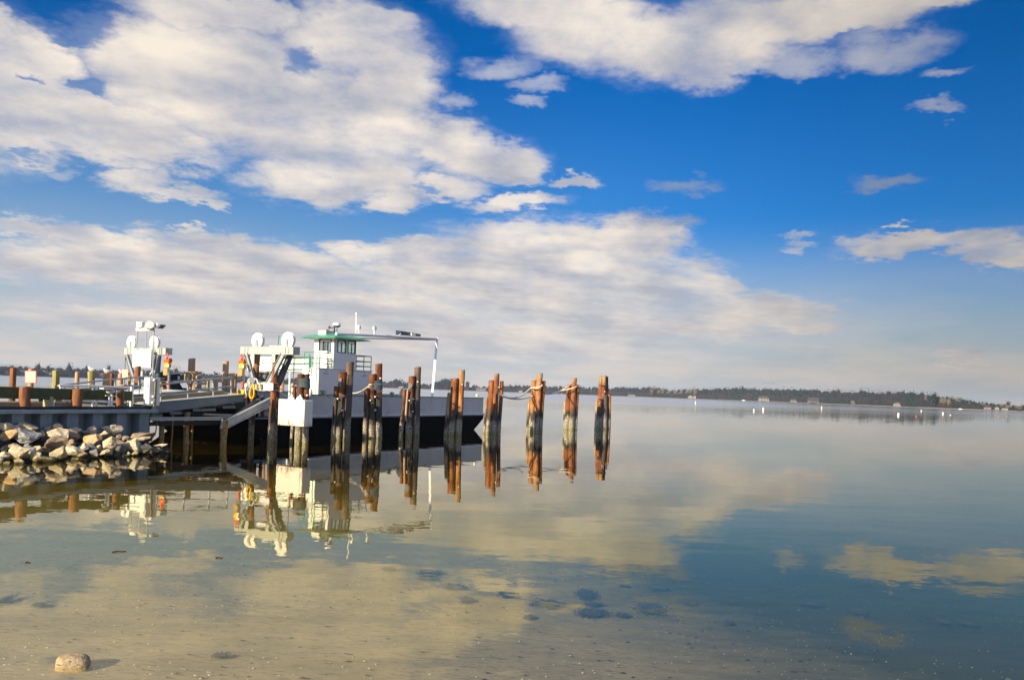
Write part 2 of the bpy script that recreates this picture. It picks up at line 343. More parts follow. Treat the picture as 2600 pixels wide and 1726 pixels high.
# ------------------------------------------------------------------ mesh builder
ORG = {}
class MB:
    def __init__(s): s.v = []; s.f = []
    def add(s, vs, fs):
        b = len(s.v); s.v += [Vector(x) for x in vs]; s.f += [tuple(i+b for i in f) for f in fs]; return s
    def box(s, c, a, b, z, ea=E1, eb=E2, ez=EZ):
        """box of full sizes a, b, z along ea, eb, ez centred at c"""
        c = Vector(c); vs = [c+ea*(i*a/2)+eb*(j*b/2)+ez*(k*z/2) for k in (-1, 1) for i, j in ((-1, -1), (1, -1), (1, 1), (-1, 1))]
        return s.add(vs, [(3, 2, 1, 0), (4, 5, 6, 7), (0, 1, 5, 4), (1, 2, 6, 5), (2, 3, 7, 6), (3, 0, 4, 7)])
    def fbox(s, s0, s1, t0, t1, z0, z1): return s.box(F((s0+s1)/2, (t0+t1)/2, (z0+z1)/2), abs(s1-s0), abs(t1-t0), abs(z1-z0))
    def bar(s, p0, p1, w, h=None, up=EZ):
        p0, p1 = Vector(p0), Vector(p1); d = (p1-p0); L = d.length; d = d/L; h = h or w
        if abs(d.dot(up)) > .98: up = E1
        e = d.cross(up).normalized(); n = e.cross(d)
        return s.box((p0+p1)/2, L, w, h, d, e, n)
    def cyl(s, p0, p1, r0, r1=None, n=12, cap=True):
        p0, p1 = Vector(p0), Vector(p1); r1 = r0 if r1 is None else r1; d = (p1-p0).normalized()
        a = d.orthogonal().normalized(); b = d.cross(a)
        vs = [p+(a*math.cos(2*math.pi*i/n)+b*math.sin(2*math.pi*i/n))*r for p, r in ((p0, r0), (p1, r1)) for i in range(n)]
        fs = [(i, (i+1) % n, n+(i+1) % n, n+i) for i in range(n)]
        if cap: fs += [tuple(range(n-1, -1, -1)), tuple(range(n, 2*n))]
        return s.add(vs, fs)
    def tube(s, pts, r, n=6):
        pts = [Vector(p) for p in pts]; vs = []; a = None
        for i, p in enumerate(pts):
            d = (pts[min(i+1, len(pts)-1)]-pts[max(i-1, 0)]).normalized()
            a = (a-d*a.dot(d)).normalized() if a is not None and (a-d*a.dot(d)).length > 1e-4 else d.orthogonal().normalized()
            b = d.cross(a); vs += [p+(a*math.cos(2*math.pi*k/n)+b*math.sin(2*math.pi*k/n))*r for k in range(n)]
        fs = [(i*n+k, i*n+(k+1) % n, (i+1)*n+(k+1) % n, (i+1)*n+k) for i in range(len(pts)-1) for k in range(n)]
        fs += [tuple(range(n-1, -1, -1)), tuple(range((len(pts)-1)*n, len(pts)*n))]
        return s.add(vs, fs)
    def prism(s, poly, ext):
        """poly: list of points in order; ext: extrusion vector"""
        n = len(poly); ext = Vector(ext); vs = [Vector(p) for p in poly]+[Vector(p)+ext for p in poly]
        return s.add(vs, [tuple(range(n-1, -1, -1)), tuple(range(n, 2*n))]+[(i, (i+1) % n, n+(i+1) % n, n+i) for i in range(n)])
    def lathe(s, base, prof, n=16, axis=EZ, arc=1.0):
        base = Vector(base); a = axis.orthogonal().normalized(); b = axis.cross(a); vs = []
        for r, h in prof: vs += [base+axis*h+(a*math.cos(2*math.pi*k/n)+b*math.sin(2*math.pi*k/n))*r for k in range(n)]
        fs = [(i*n+k, i*n+(k+1) % n, (i+1)*n+(k+1) % n, (i+1)*n+k) for i in range(len(prof)-1) for k in range(n)]
        fs += [tuple(range(n-1, -1, -1)), tuple(range((len(prof)-1)*n, len(prof)*n))]
        return s.add(vs, fs)
    def ball(s, c, rx, ry=None, rz=None, n=10, m=6, ea=E1, eb=E2):
        ry = rx if ry is None else ry; rz = rx if rz is None else rz; c = Vector(c); vs = [c+EZ*rz]
        for i in range(1, m):
            th = math.pi*i/m; vs += [c+ea*(rx*math.sin(th)*math.cos(2*math.pi*k/n))+eb*(ry*math.sin(th)*math.sin(2*math.pi*k/n))+EZ*(rz*math.cos(th)) for k in range(n)]
        vs.append(c-EZ*rz); fs = [(0, 1+k, 1+(k+1) % n) for k in range(n)]
        for i in range(m-2): fs += [(1+i*n+k, 1+(i+1)*n+k, 1+(i+1)*n+(k+1) % n, 1+i*n+(k+1) % n) for k in range(n)]
        e = len(vs)-1; fs += [(e, 1+(m-2)*n+(k+1) % n, 1+(m-2)*n+k) for k in range(n)]
        return s.add(vs, fs)
    def build(s, name, mat, parent=None, smooth=False, bevel=0., org=None):
        if parent is not None: o0 = ORG[parent.name]
        elif org is not None: o0 = Vector(org)
        else:
            n = len(s.v); o0 = Vector((sum(v.x for v in s.v)/n, sum(v.y for v in s.v)/n, min(v.z for v in s.v)))
        me = bpy.data.meshes.new(name); me.from_pydata([v-o0 for v in s.v], [], s.f)
        bm = bmesh.new(); bm.from_mesh(me); bmesh.ops.recalc_face_normals(bm, faces=bm.faces)
        if bevel: bmesh.ops.bevel(bm, geom=bm.edges[:], offset=bevel, segments=1, affect='EDGES', profile=.5)
        bm.to_mesh(me); bm.free()
        if smooth:
            for p in me.polygons: p.use_smooth = True
            try: me.set_sharp_from_angle(angle=math.radians(40))
            except Exception: pass
        me.materials.append(MAT[mat]); o = bpy.data.objects.new(name, me); C.objects.link(o)
        if parent is not None: o.parent = parent
        else: o.location = o0
        ORG[o.name] = o0; return o
def thing(name, label, cat, loc, group=None):
    o = bpy.data.objects.new(name, None); o.empty_display_size = .2; C.objects.link(o); o.location = Vector(loc); ORG[o.name] = Vector(loc)
    o['label'] = label; o['category'] = cat
    if group: o['group'] = group
    return o
def tag(o, label, cat, group=None, kind=None):
    if label: o['label'] = label
    if cat: o['category'] = cat
    if group: o['group'] = group
    if kind: o['kind'] = kind
    return o
def sag(p0, p1, d, n=14):
    p0, p1 = Vector(p0), Vector(p1); return [p0.lerp(p1, i/n)-EZ*(d*4*(i/n)*(1-i/n)) for i in range(n+1)]

# ------------------------------------------------------------------ seabed, water, far land
def depth(x, y): return min(4.0, max(-1.5, (y-6.6+0.30*x)*0.042))
def seabed():
    ys = [-30, -10, 0, 4]+[5+i*.5 for i in range(30)]+[20+i*2 for i in range(25)]+[75, 100, 150, 300, 900, 3000, 9000]
    xs = [-9000, -2000, -400, -120, -60]+[-40+i*1.0 for i in range(81)]+[60, 120, 400, 2000, 9000]
    b = MB(); n = len(xs)
    for y in ys:
        for x in xs:
            z = -depth(x, y)+.012*mnoise.noise(Vector((x*.6, y*.6, 0)))*min(1, max(0, 1))
            b.v.append(Vector((x, y, z)))
    for j in range(len(ys)-1):
        for i in range(n-1): b.f.append((j*n+i, j*n+i+1, (j+1)*n+i+1, (j+1)*n+i))
    m, t, bs = newmat('seabed'); h = NT(t)
    g = h.n('ShaderNodeNewGeometry'); sp = h.n('ShaderNodeSeparateXYZ'); h.L(g.outputs['Position'], sp.inputs[0])
    n1 = h.noise(h.pos((1, 2.2, 1)), .9, 5, .65); n2 = h.noise(h.pos((1.6, 7, 1)), 3.5, 5, .7); n3 = h.noise(h.pos(), 60, 2, .6)
    sand = h.mix(h.mr(n1, .35, .65), (.44, .345, .185), (.33, .265, .15))
    sand = h.mix(h.mr(n2, .52, .66), sand, (.17, .14, .09)); sand = h.mix(h.mr(n3, .55, .8), sand, (.24, .2, .13))
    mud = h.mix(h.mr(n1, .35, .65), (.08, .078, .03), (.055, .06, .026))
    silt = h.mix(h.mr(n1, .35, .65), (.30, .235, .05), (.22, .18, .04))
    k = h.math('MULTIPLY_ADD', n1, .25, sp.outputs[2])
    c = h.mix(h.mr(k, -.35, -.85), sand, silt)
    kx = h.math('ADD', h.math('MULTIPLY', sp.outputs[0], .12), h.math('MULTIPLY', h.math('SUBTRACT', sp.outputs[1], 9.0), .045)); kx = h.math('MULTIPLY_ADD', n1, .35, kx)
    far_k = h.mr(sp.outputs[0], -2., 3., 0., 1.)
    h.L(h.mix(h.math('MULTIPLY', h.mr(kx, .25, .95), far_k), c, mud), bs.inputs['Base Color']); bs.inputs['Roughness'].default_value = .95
    h.bump(n2, .4, bs, .02)
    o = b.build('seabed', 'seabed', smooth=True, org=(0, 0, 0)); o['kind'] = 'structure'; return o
seabed()
def water():
    b = MB(); R = 12000
    b.add([(-R, -40, 0), (R, -40, 0), (R, R, 0), (-R, R, 0), (-R, -40, -6), (R, -40, -6), (R, R, -6), (-R, R, -6)],
          [(0, 1, 2, 3), (7, 6, 5, 4), (0, 4, 5, 1), (1, 5, 6, 2), (2, 6, 7, 3), (3, 7, 4, 0)])
    m, t, bs = newmat('water'); h = NT(t); t.nodes.remove(bs)
    g = h.n('ShaderNodeNewGeometry'); sp = h.n('ShaderNodeSeparateXYZ'); h.L(g.outputs['Position'], sp.inputs[0])
    def col(vec, sc, det):
        x = h.n('ShaderNodeTexNoise'); h.L(vec, x.inputs['Vector']); x.inputs['Scale'].default_value = sc; x.inputs['Detail'].default_value = det
        v = h.n('ShaderNodeVectorMath', operation='SUBTRACT'); h.L(x.outputs[1], v.inputs[0]); v.inputs[1].default_value = (.5, .5, .5); return v.outputs[0]
    a = col(h.pos((.35, 1.3, 1)), 1.1, 3); c2 = col(h.pos((1.0, 2.6, 1)), 4.5, 2)
    dist = sp.outputs[1]
    patch = h.noise(h.pos((.006, .02, 1)), 1.0, 3)
    # ruffled further out, glassy in the lee of the landing
    near = h.mr(dist, 8, 45, .028, .011)
    far = h.math('MULTIPLY', h.mr(dist, 75, 320, 0., .10), h.math('MULTIPLY', h.mr(patch, .40, .62, .55, 1.), h.mr(h.math('DIVIDE', sp.outputs[0], dist), .05, .42, 1., .16)))
    amp = h.math('ADD', near, far)
    s1 = h.n('ShaderNodeVectorMath', operation='ADD'); h.L(a, s1.inputs[0]); sc = h.n('ShaderNodeVectorMath', operation='SCALE'); h.L(c2, sc.inputs[0]); sc.inputs[3].default_value = .55; h.L(sc.outputs[0], s1.inputs[1])
    s2 = h.n('ShaderNodeVectorMath', operation='MULTIPLY'); h.L(s1.outputs[0], s2.inputs[0]); s2.inputs[1].default_value = (1, 1, 0)
    s3 = h.n('ShaderNodeVectorMath', operation='SCALE'); h.L(s2.outputs[0], s3.inputs[0]); h.L(amp, s3.inputs[3])
    s4 = h.n('ShaderNodeVectorMath', operation='ADD'); h.L(s3.outputs[0], s4.inputs[0]); s4.inputs[1].default_value = (0, 0, 1)
    s5 = h.n('ShaderNodeVectorMath', operation='NORMALIZE'); h.L(s4.outputs[0], s5.inputs[0])
    gl = h.n('ShaderNodeBsdfGlossy'); ruff = h.math('MULTIPLY', h.mr(dist, 80, 420, 0., .30), h.math('MULTIPLY', h.mr(patch, .38, .64, .65, 1.), h.mr(h.math('DIVIDE', sp.outputs[0], dist), .05, .40, 1., .42))); h.L(ruff, gl.inputs['Roughness'])
    h.L(s5.outputs[0], gl.inputs['Normal'])
    tr = h.n('ShaderNodeBsdfTransparent'); tr.inputs[0].default_value = (.95, .95, .90, 1)
    dt = h.n('ShaderNodeVectorMath', operation='DOT_PRODUCT'); h.L(g.outputs['Incoming'], dt.inputs[0]); h.L(s5.outputs[0], dt.inputs[1])
    ic = h.math('SUBTRACT', 1.0, h.math('ABSOLUTE', dt.outputs['Value']), clamp=True)
    fr_v = h.math('MULTIPLY_ADD', h.math('POWER', ic, 4.2), .98, .02, clamp=True)
    h.L(h.mix(h.mr(ic, .82, .97), (.95, .895, .665), (1.0, .98, .93)), gl.inputs[0])
    mx = h.n('ShaderNodeMixShader'); h.L(fr_v, mx.inputs[0]); h.L(tr.outputs[0], mx.inputs[1]); h.L(gl.outputs[0], mx.inputs[2])
    out = t.nodes['Material Output']; h.L(mx.outputs[0], out.inputs[0])
    va = h.n('ShaderNodeVolumeAbsorption'); va.inputs[0].default_value = (.84, .80, .30, 1); va.inputs[1].default_value = .42; h.L(va.outputs[0], out.inputs[1])
    o = b.build('water', 'water', org=(0, 0, 0)); o['kind'] = 'structure'
water()
SH = [(-900, 700), (-300, 1000), (0, 1150), (287, 1500), (600, 1700), (990, 1900), (1500, 1900), (1900, 1600), (2324, 1030), (2600, 900), (2900, 800), (3600, 600)]
def interp(tab, x):
    for (a, b), (c, d) in zip(tab, tab[1:]):
        if x <= c: return b+(d-b)*(x-a)/(c-a)
    return tab[-1][1]
def shore(px, back=0.):
    Y = interp(SH, px); u = (px-PCX)/FOC
    return Vector((u*(Y+back), Y+back, 0))
def farland():
    b = MB(); xs = list(range(-900, 3600, 25)); rows = [(-2, -1.0), (0, .25), (10, 1.0), (40, 2.2), (150, 4.5), (420, 6), (900, 6)]
    for bk, z in rows:
        for x in xs:
            j = 5*mnoise.noise(Vector((x*.02, 3, 0))) if bk < 20 else 0
            p = shore(x, bk+j); b.v.append(Vector((p.x, p.y, z*(1+.3*mnoise.noise(Vector((x*.01, bk, 1)))))))
    n = len(xs)
    for j in range(len(rows)-1):
        for i in range(n-1): b.f.append((j*n+i, j*n+i+1, (j+1)*n+i+1, (j+1)*n+i))
    m, t, bs = newmat('shore_land'); h = NT(t); n1 = h.noise(h.pos((.02, .02, 1)), 1., 4)
    g = h.n('ShaderNodeNewGeometry'); sp = h.n('ShaderNodeSeparateXYZ'); h.L(g.outputs['Position'], sp.inputs[0])
    c = h.mix(h.mr(n1, .4, .6), (.30, .22, .15), (.16, .13, .09)); c = h.mix(h.mr(sp.outputs[2], 1.2, 2.4), c, (.13, .12, .07))
    h.L(c, bs.inputs['Base Color']); bs.inputs['Roughness'].default_value = 1
    o = b.build('far_shore', 'shore_land', org=(0, 0, 0)); o['kind'] = 'structure'
farland()

# ------------------------------------------------------------------ far trees
def crown_into(b, c, r, hgt, kind, rnd, nf):
    """loose leaf sized faces through the crown volume, plus a lumpy core"""
    R = rnd
    for i in range(nf):
        th = R.uniform(0, 2*math.pi); ph = R.uniform(-1, 1); rr = R.random()**.33
        lump = 1+.28*math.sin(3*th+c.x)+.2*math.sin(5*ph+c.y)
        p = c+Vector((math.cos(th)*math.sqrt(1-ph*ph)*r*rr*lump, math.sin(th)*math.sqrt(1-ph*ph)*r*rr*lump, ph*hgt*rr*lump*.5))
        if kind == 'cone': p.x = c.x+(p.x-c.x)*max(.1, (c.z+hgt*.55-p.z)/hgt); p.y = c.y+(p.y-c.y)*max(.1, (c.z+hgt*.55-p.z)/hgt)
        s = r*R.uniform(.10, .22)*(1 if kind != 'bare' else .6)
        a = Vector((R.gauss(0, 1), R.gauss(0, 1), R.gauss(0, 1))).normalized(); e = a.orthogonal().normalized()
        q = a.cross(e); k = len(b.v)
        b.v += [p+e*s, p+q*s*.8, p-e*s, p-q*s*.8]; b.f.append((k, k+1, k+2, k+3))
    n, m = 7, 5; core = .72 if kind != 'bare' else .45; k0 = len(b.v); b.ball(c, r*core, r*core, hgt*.5*core, n, m, Vector((1, 0, 0)), Vector((0, 1, 0)))
    for i in range(k0, len(b.v)):
        d = b.v[i]-c; b.v[i] = c+d*(1+.35*mnoise.noise(b.v[i]*.5))
TOP = [(-300,925),(0,925),(40,926),(90,930),(170,932),(225,932),(260,936),(330,938),(400,935),(445,937),(490,944),(560,948),(620,952),(700,956),(800,960),(900,964),(960,966),(1000,965),
 (1050,969),(1090,975),(1105,968),(1130,962),(1145,964),(1165,978),(1210,976),(1225,980),(1290,976),(1400,978),(1500,981),(1600,984),(1660,984),(1700,991),(1750,989),(1800,986),(1880,984),(1950,986),(2040,988),
 (2100,988),(2180,991),(2240,991),(2310,992),(2345,996),(2365,999),(2400,1005),(2450,1009),(2470,1016),(2520,1021),(2560,1027),(2640,1030),(2900,1030),(3400,1030)]
def woods(name, x0, x1, label, kinds, seed, dens=1.0):
    R = random.Random(seed); groups = {}
    x = x0
    while x < x1:
        for bk in (22, 60, 110):
            px = x+R.uniform(-3, 3); p = shore(px, bk+R.uniform(-8, 8)); sc = p.y/FOC
            base = 2.0; ty = interp(TOP, px)-(3 if 1560 < px < 2350 else .5)+R.uniform(-1.2, 3.2)+(7*R.random()**2 if bk == 22 else 0)
            topz = max(6., CAMH+(-(ty-horizon_y(px)))*sc); hgt = topz-base
            kind = R.choice(kinds(px)); r = R.uniform(.26, .40)*hgt*(.8 if kind == 'pine' else 1.0); r = min(r, 9*sc)
            g = groups.setdefault(kind, MB())
            crown_into(g, Vector((p.x, p.y, base+hgt*.56)), r, hgt*.90, kind if kind == 'bare' else 'round', R, int(46*dens))
        x += 7.0
    g = groups.setdefault('bare', MB()); gp = groups.setdefault('pine', MB())
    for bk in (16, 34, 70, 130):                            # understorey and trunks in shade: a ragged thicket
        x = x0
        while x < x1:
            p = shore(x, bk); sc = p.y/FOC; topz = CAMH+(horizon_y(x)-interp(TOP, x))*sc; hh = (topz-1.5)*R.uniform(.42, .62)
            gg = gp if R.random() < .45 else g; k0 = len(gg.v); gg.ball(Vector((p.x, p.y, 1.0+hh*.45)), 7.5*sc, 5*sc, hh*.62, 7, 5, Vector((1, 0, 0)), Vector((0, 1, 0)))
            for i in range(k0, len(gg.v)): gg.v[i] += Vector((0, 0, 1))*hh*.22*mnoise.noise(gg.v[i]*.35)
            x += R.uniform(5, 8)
    root = tag(thing(name, label, 'woods', shore((x0+x1)/2, 20)), label, 'woods', kind='stuff')
    for k, g in groups.items():
        o = g.build('foliage', {'pine': 'pine', 'bare': 'bare', 'tan': 'bare_tan'}[k], root); o['kind'] = 'stuff'
def kz(px):
    if px < 560: return ['pine', 'bare', 'bare']
    if px < 1160: return ['pine', 'pine', 'bare']
    if px < 1260: return ['bare', 'bare', 'pine']
    if px < 1650: return ['pine', 'pine', 'pine', 'bare']
    if px < 1770: return ['tan', 'tan', 'pine', 'tan']
    if px < 2080: return ['pine', 'bare', 'pine']
    if px < 2350: return ['bare', 'bare', 'bare', 'pine']
    return ['pine', 'pine', 'bare', 'tan']
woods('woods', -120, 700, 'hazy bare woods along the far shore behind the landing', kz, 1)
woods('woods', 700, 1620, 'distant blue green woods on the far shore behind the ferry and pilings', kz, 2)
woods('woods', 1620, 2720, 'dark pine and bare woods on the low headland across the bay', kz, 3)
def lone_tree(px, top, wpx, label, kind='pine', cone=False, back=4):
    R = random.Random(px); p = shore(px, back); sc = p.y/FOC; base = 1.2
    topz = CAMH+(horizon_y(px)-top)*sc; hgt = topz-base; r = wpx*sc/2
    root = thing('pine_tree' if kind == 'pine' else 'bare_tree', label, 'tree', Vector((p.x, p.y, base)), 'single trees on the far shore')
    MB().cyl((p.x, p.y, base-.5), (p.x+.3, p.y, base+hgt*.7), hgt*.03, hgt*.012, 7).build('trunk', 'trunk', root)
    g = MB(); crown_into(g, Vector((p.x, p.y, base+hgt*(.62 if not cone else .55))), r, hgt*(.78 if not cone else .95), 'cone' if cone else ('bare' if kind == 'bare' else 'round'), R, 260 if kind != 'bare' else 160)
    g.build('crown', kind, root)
lone_tree(96, 922, 14, 'tall round topped pine just right of the red and cream sign post')
lone_tree(122, 926, 13, 'shorter round pine left of the first green post')
lone_tree(175, 923, 15, 'single domed pine standing highest between the green posts')
lone_tree(218, 925, 9, 'narrow pointed conifer left of the gull on the green pile', cone=True)
lone_tree(275, 921, 16, 'leafless bare tree with open crown above the far shore houses', 'bare')
lone_tree(446, 927, 22, 'leafless tree rising behind the black boat canopy', 'bare')
lone_tree(1008, 962, 26, 'broad dark tree clump left of the tall white ferry post')
lone_tree(1133, 960, 30, 'widest dark evergreen between the ferry post and the pilings')
lone_tree(1187, 967, 12, 'small lone domed pine right of the bright orange piling')
lone_tree(1110, 968, 15, 'small dark evergreen just right of the white ferry post')
lone_tree(1655, 986, 13, 'pale bare tree at the left end of the tan scrub', 'bare_tan')
lone_tree(2588, 1031, 13, 'round russet bush at the far right end of the shore', 'bare_tan')
lone_tree(2372, 996, 16, 'domed pine at the step down of the headland treeline')
lone_tree(2560, 1016, 18, 'hazy round tree behind the houses at far right', 'bare', back=200)

# ------------------------------------------------------------------ far houses
def house(px, base_py, wpx, hpx, wall, roof, label, gable=True, chim=False, back=6, nwin=3):
    p = shore(px, back); sc = p.y/FOC; W_ = wpx*sc; H_ = hpx*sc; D_ = W_*.6; z0 = 1.2
    X = Vector((1, 0, 0)); Yv = Vector((0, 1, 0)); c = Vector((p.x, p.y, z0))
    root = thing('shore_house', label, 'house', c, 'houses on the far shore')
    wh = H_*.58
    wl = MB().box(c+EZ*(wh/2), W_, D_, wh, X, Yv).build('wall', wall, root)
    r = MB(); ov = W_*.05
    if gable:
        r.prism([c+Vector((-W_/2-ov, -D_/2-ov, wh)), c+Vector((-W_/2-ov, D_/2+ov, wh)), c+Vector((-W_/2-ov, 0, H_))], X*(W_+2*ov))
    else:
        r.prism([c+Vector((-W_/2-ov, -D_/2-ov, wh)), c+Vector((W_/2+ov, -D_/2-ov, wh)), c+Vector((0, -D_/2-ov, H_))], Yv*(D_+2*ov))
    ro = r.build('roof', roof, root)
    if chim: MB().box(c+Vector((W_*.25, .1*D_, H_*.85)), W_*.07, W_*.07, H_*.5, X, Yv).build('chimney', 'roof_brown', ro)
    for i in range(nwin):
        x = (i+.5)/nwin*W_-W_/2
        MB().box(c+Vector((x, -D_/2-.03, wh*.55)), W_*.11, .1, wh*.4, X, Yv).build('window', 'window_dark', root)
H_ = house
H_(60, 950, 34, 13, 'house_tan', 'roof_grey', 'low tan house with grey roof left of the red and cream sign')
H_(14, 950, 14, 13, 'house_tan', 'roof_brown', 'tan cottage at the far left edge of the shore', False)
H_(124, 952, 26, 15, 'house_rose', 'roof_grey', 'rosy two storey house between sign and first green post', True, True, nwin=4)
H_(258, 956, 24, 12, 'house_tan', 'roof_grey', 'pale house behind the piles with the second sitting gull')
H_(535, 962, 20, 8, 'house_white', 'roof_grey', 'low white house behind the ferry bridge railing')
H_(1018, 975, 12, 6, 'house_white', 'roof_grey', 'little white boathouse left of the third pile cluster')
H_(1222, 982, 24, 8, 'house_tan', 'roof_grey', 'wide tan house left of the fifth pile cluster', nwin=5)
H_(1322, 992, 9, 6, 'house_white', 'roof_grey', 'tiny white gabled house left of the roped piling', False, nwin=1)
H_(1604, 1002, 17, 5, 'house_white', 'roof_grey', 'long low white building on the sandy point')
H_(1753, 1008, 11, 7, 'house_white', 'house_white', 'bright white gabled cottage on the sandy shore', False, nwin=2)
H_(1764, 1008, 6, 9, 'house_white', 'roof_grey', 'slim white tower house beside the bright cottage', False, nwin=1)
H_(1945, 1014, 32, 13, 'house_white', 'roof_brown', 'largest white waterfront house with porch on the headland', True, True, nwin=5)
H_(2018, 1017, 18, 8, 'house_tan', 'roof_brown', 'low brown roofed house right of the large white house')
H_(2073, 1018, 36, 13, 'house_rose', 'roof_brown', 'broad pinkish brown house below the dark pines', True, True, nwin=6)
H_(2168, 1022, 12, 9, 'roof_grey', 'roof_grey', 'small grey green waterfront shed by the bare woods', nwin=2)
H_(2279, 1027, 16, 10, 'house_white', 'roof_grey', 'small white house in the middle of the dark woods', False, True)
H_(2508, 1036, 14, 9, 'house_tan', 'roof_brown', 'tan house at the right end beyond the dark pines', False)
H_(2532, 1037, 8, 9, 'house_white', 'roof_grey', 'narrow white gabled house near the right edge', False, nwin=1)
H_(2552, 1038, 12, 8, 'house_white', 'roof_brown', 'white cottage with brown roof nearest the right edge', False, nwin=2)
for px, lab in ((2440, 'small white motorboat at the foot of the dark headland'), (1889, 'small white boat drawn up left of the largest white house')):
    p = shore(px, -6); sc = p.y/FOC; l = 10*sc; X = Vector((1, 0, 0)); Yv = Vector((0, 1, 0))
    root = thing('motorboat', lab, 'boat', p)
    MB().prism([p+Vector((-l/2, 0, 0)), p+Vector((l*.38, 0, 0)), p+Vector((l/2, 0, l*.16)), p+Vector((-l/2, 0, l*.13))], (0, l*.28, 0)).build('hull', 'white_clean', root)
    MB().box(p+Vector((-l*.05, l*.14, l*.2)), l*.35, l*.22, l*.16, X, Yv).build('cabin', 'white_clean', root)

# ------------------------------------------------------------------ buoys and birds
BU = [(1766,1026,5,12,'white_clean','tall','tall slim white mooring buoy farthest left of the buoys'),
 (1914,1043,6,8,'white_clean','ball','low white buoy just right of the tall left one'),
 (1938,1041,7,11,'white_clean','ball','plump white buoy beside the low white one'),
 (2075,1039,4,4,'fishing_orange','ball','little orange float left of the orange topped spar buoy'),
 (2086,1038,4,11,'yellow_dull','tall','slim orange topped spar buoy in the middle of the bay'),
 (2281,1054,8,10,'white_clean','ball','largest white buoy, nearest the camera of the right buoys'),
 (2326,1058,4,4,'orange','ball','small red float right of the largest white buoy'),
 (2339,1045,4,8,'white_clean','tall','slim pale buoy behind the red float'),
 (2394,1051,6,8,'white_clean','ball','round white buoy on the right side of the bay'),
 (2413,1054,5,3,'white_clean','ball','flat little white float right of the round buoy'),
 (2535,1057,4,4,'fishing_orange','ball','faint orange float near the right edge'),
 (2556,1057,2,2,'white_clean','ball','tiniest white float near the right edge')]
for px, py, wp, hp, mt, sh, lab in BU:
    p = onZ(px, py, 0); sc = p.y/FOC; r = wp*sc/2*.70; hh = hp*sc*.66
    root = thing('mooring_buoy', lab, 'buoy', p, 'mooring buoys in the bay')
    if sh == 'tall':
        MB().lathe(p-EZ*.3, [(r*.6, 0), (r, .2), (r, hh*.7+.3), (r*.5, hh+.2), (.02, hh+.3)], 10).build('float_body', 'white_clean', root, True)
        MB().lathe(p, [(r*1.02, hh*.45), (r*1.02, hh*.6)], 10).build('band', mt if mt != 'white_clean' else 'panel_blue', root, True)
    else:
        MB().ball(p+EZ*hh*.35, r, r, hh*.62, 12, 8).build('float_body', mt, root, True)
    MB().cyl(p+EZ*hh*.95, p+EZ*(hh*1.05+.06), .05, .05, 6).build('lifting_eye', 'chain', root)
for i, (px, py) in enumerate(((1940, 971), (1943, 971.4), (1952, 971.8), (1961, 972.6), (1965, 973))):
    c = P(px, py, 900); b = MB(); X = Vector((1, 0, 0)); l = .9
    b.ball(c, .38, .9, .28, 6, 5, X, Vector((0, 1, 0)))
    for s_ in (-1, 1): b.add([c, c+Vector((s_*1.0, .25, .35)), c+Vector((s_*1.6, -.1, .1)), c+Vector((s_*.9, -.3, .2)), c+Vector((s_*.9, 0, .28))], [(0, 1, 2, 3), (0, 4, 1), (0, 3, 4)])
    tag(b.build('flying_bird', 'roof_grey'), 'tiny dark bird flying low over the headland, %s of five from the left' % ('first', 'second', 'third', 'fourth', 'fifth')[i], 'bird', 'birds flying over the headland')

# ------------------------------------------------------------------ piles
def pile_mesh(p0, p1, r, seed=0, rag=.06, n=14):
    """rough log from p0 (bottom) to p1 (top)"""
    R = random.Random(seed); b = MB(); p0, p1 = Vector(p0), Vector(p1); d = (p1-p0).normalized(); a = Vector((1, 0, 0)); a = (a-d*a.dot(d)).normalized(); e = d.cross(a)
    L = (p1-p0).length; m = max(6, int(L/.3)); off = R.uniform(0, 50); ecc = [1+.05*R.uniform(-1, 1) for _ in range(n)]
    for j in range(m+1):
        f = j/m; c = p0.lerp(p1, f)+(a*math.sin(off+f*4)*.02+e*math.cos(off+f*5)*.02)
        z = c.z; fat = 1.06-.08*f+(.10*mnoise.noise(Vector((off, z*3, 0))) if z < 1.0 else 0)
        for k in range(n):
            th = 2*math.pi*k/n; dirv = a*math.cos(th)+e*math.sin(th)
            rr = r*ecc[k]*fat*(1+rag*mnoise.noise(Vector((math.cos(th)*1.6+off, math.sin(th)*1.6, z*1.4)))+(.16*mnoise.noise(Vector((math.cos(th)*5+off, math.sin(th)*5, z*7))) if z < .9 else 0))
            tilt = (dirv.dot(Vector((.5, .3, 0)))*r*.25 if j == m else 0)
            b.v.append(c+dirv*rr+d*tilt)
    for j in range(m):
        for k in range(n): b.f.append((j*n+k, j*n+(k+1) % n, (j+1)*n+(k+1) % n, (j+1)*n+k))
    b.v.append(p1+d*.02); e_ = len(b.v)-1
    for k in range(n): b.f.append((m*n+k, m*n+(k+1) % n, e_))
    return b
def pile(parent, x1, y1, x0, y0, wpx, mat, dY=0., Y=None, seed=0, name='pile', ext=1.2):
    if Y is None: Y = onZ(x0, y0, 0).y
    Y += dY; b0 = P(x0, y0, Y); t0 = P(x1, y1, Y); d = (t0-b0).normalized()
    r = wpx*Y/FOC/2*1.09
    o = pile_mesh(b0-d*ext, t0, r, seed)
    return o.build(name, mat, parent, True), b0, t0, r
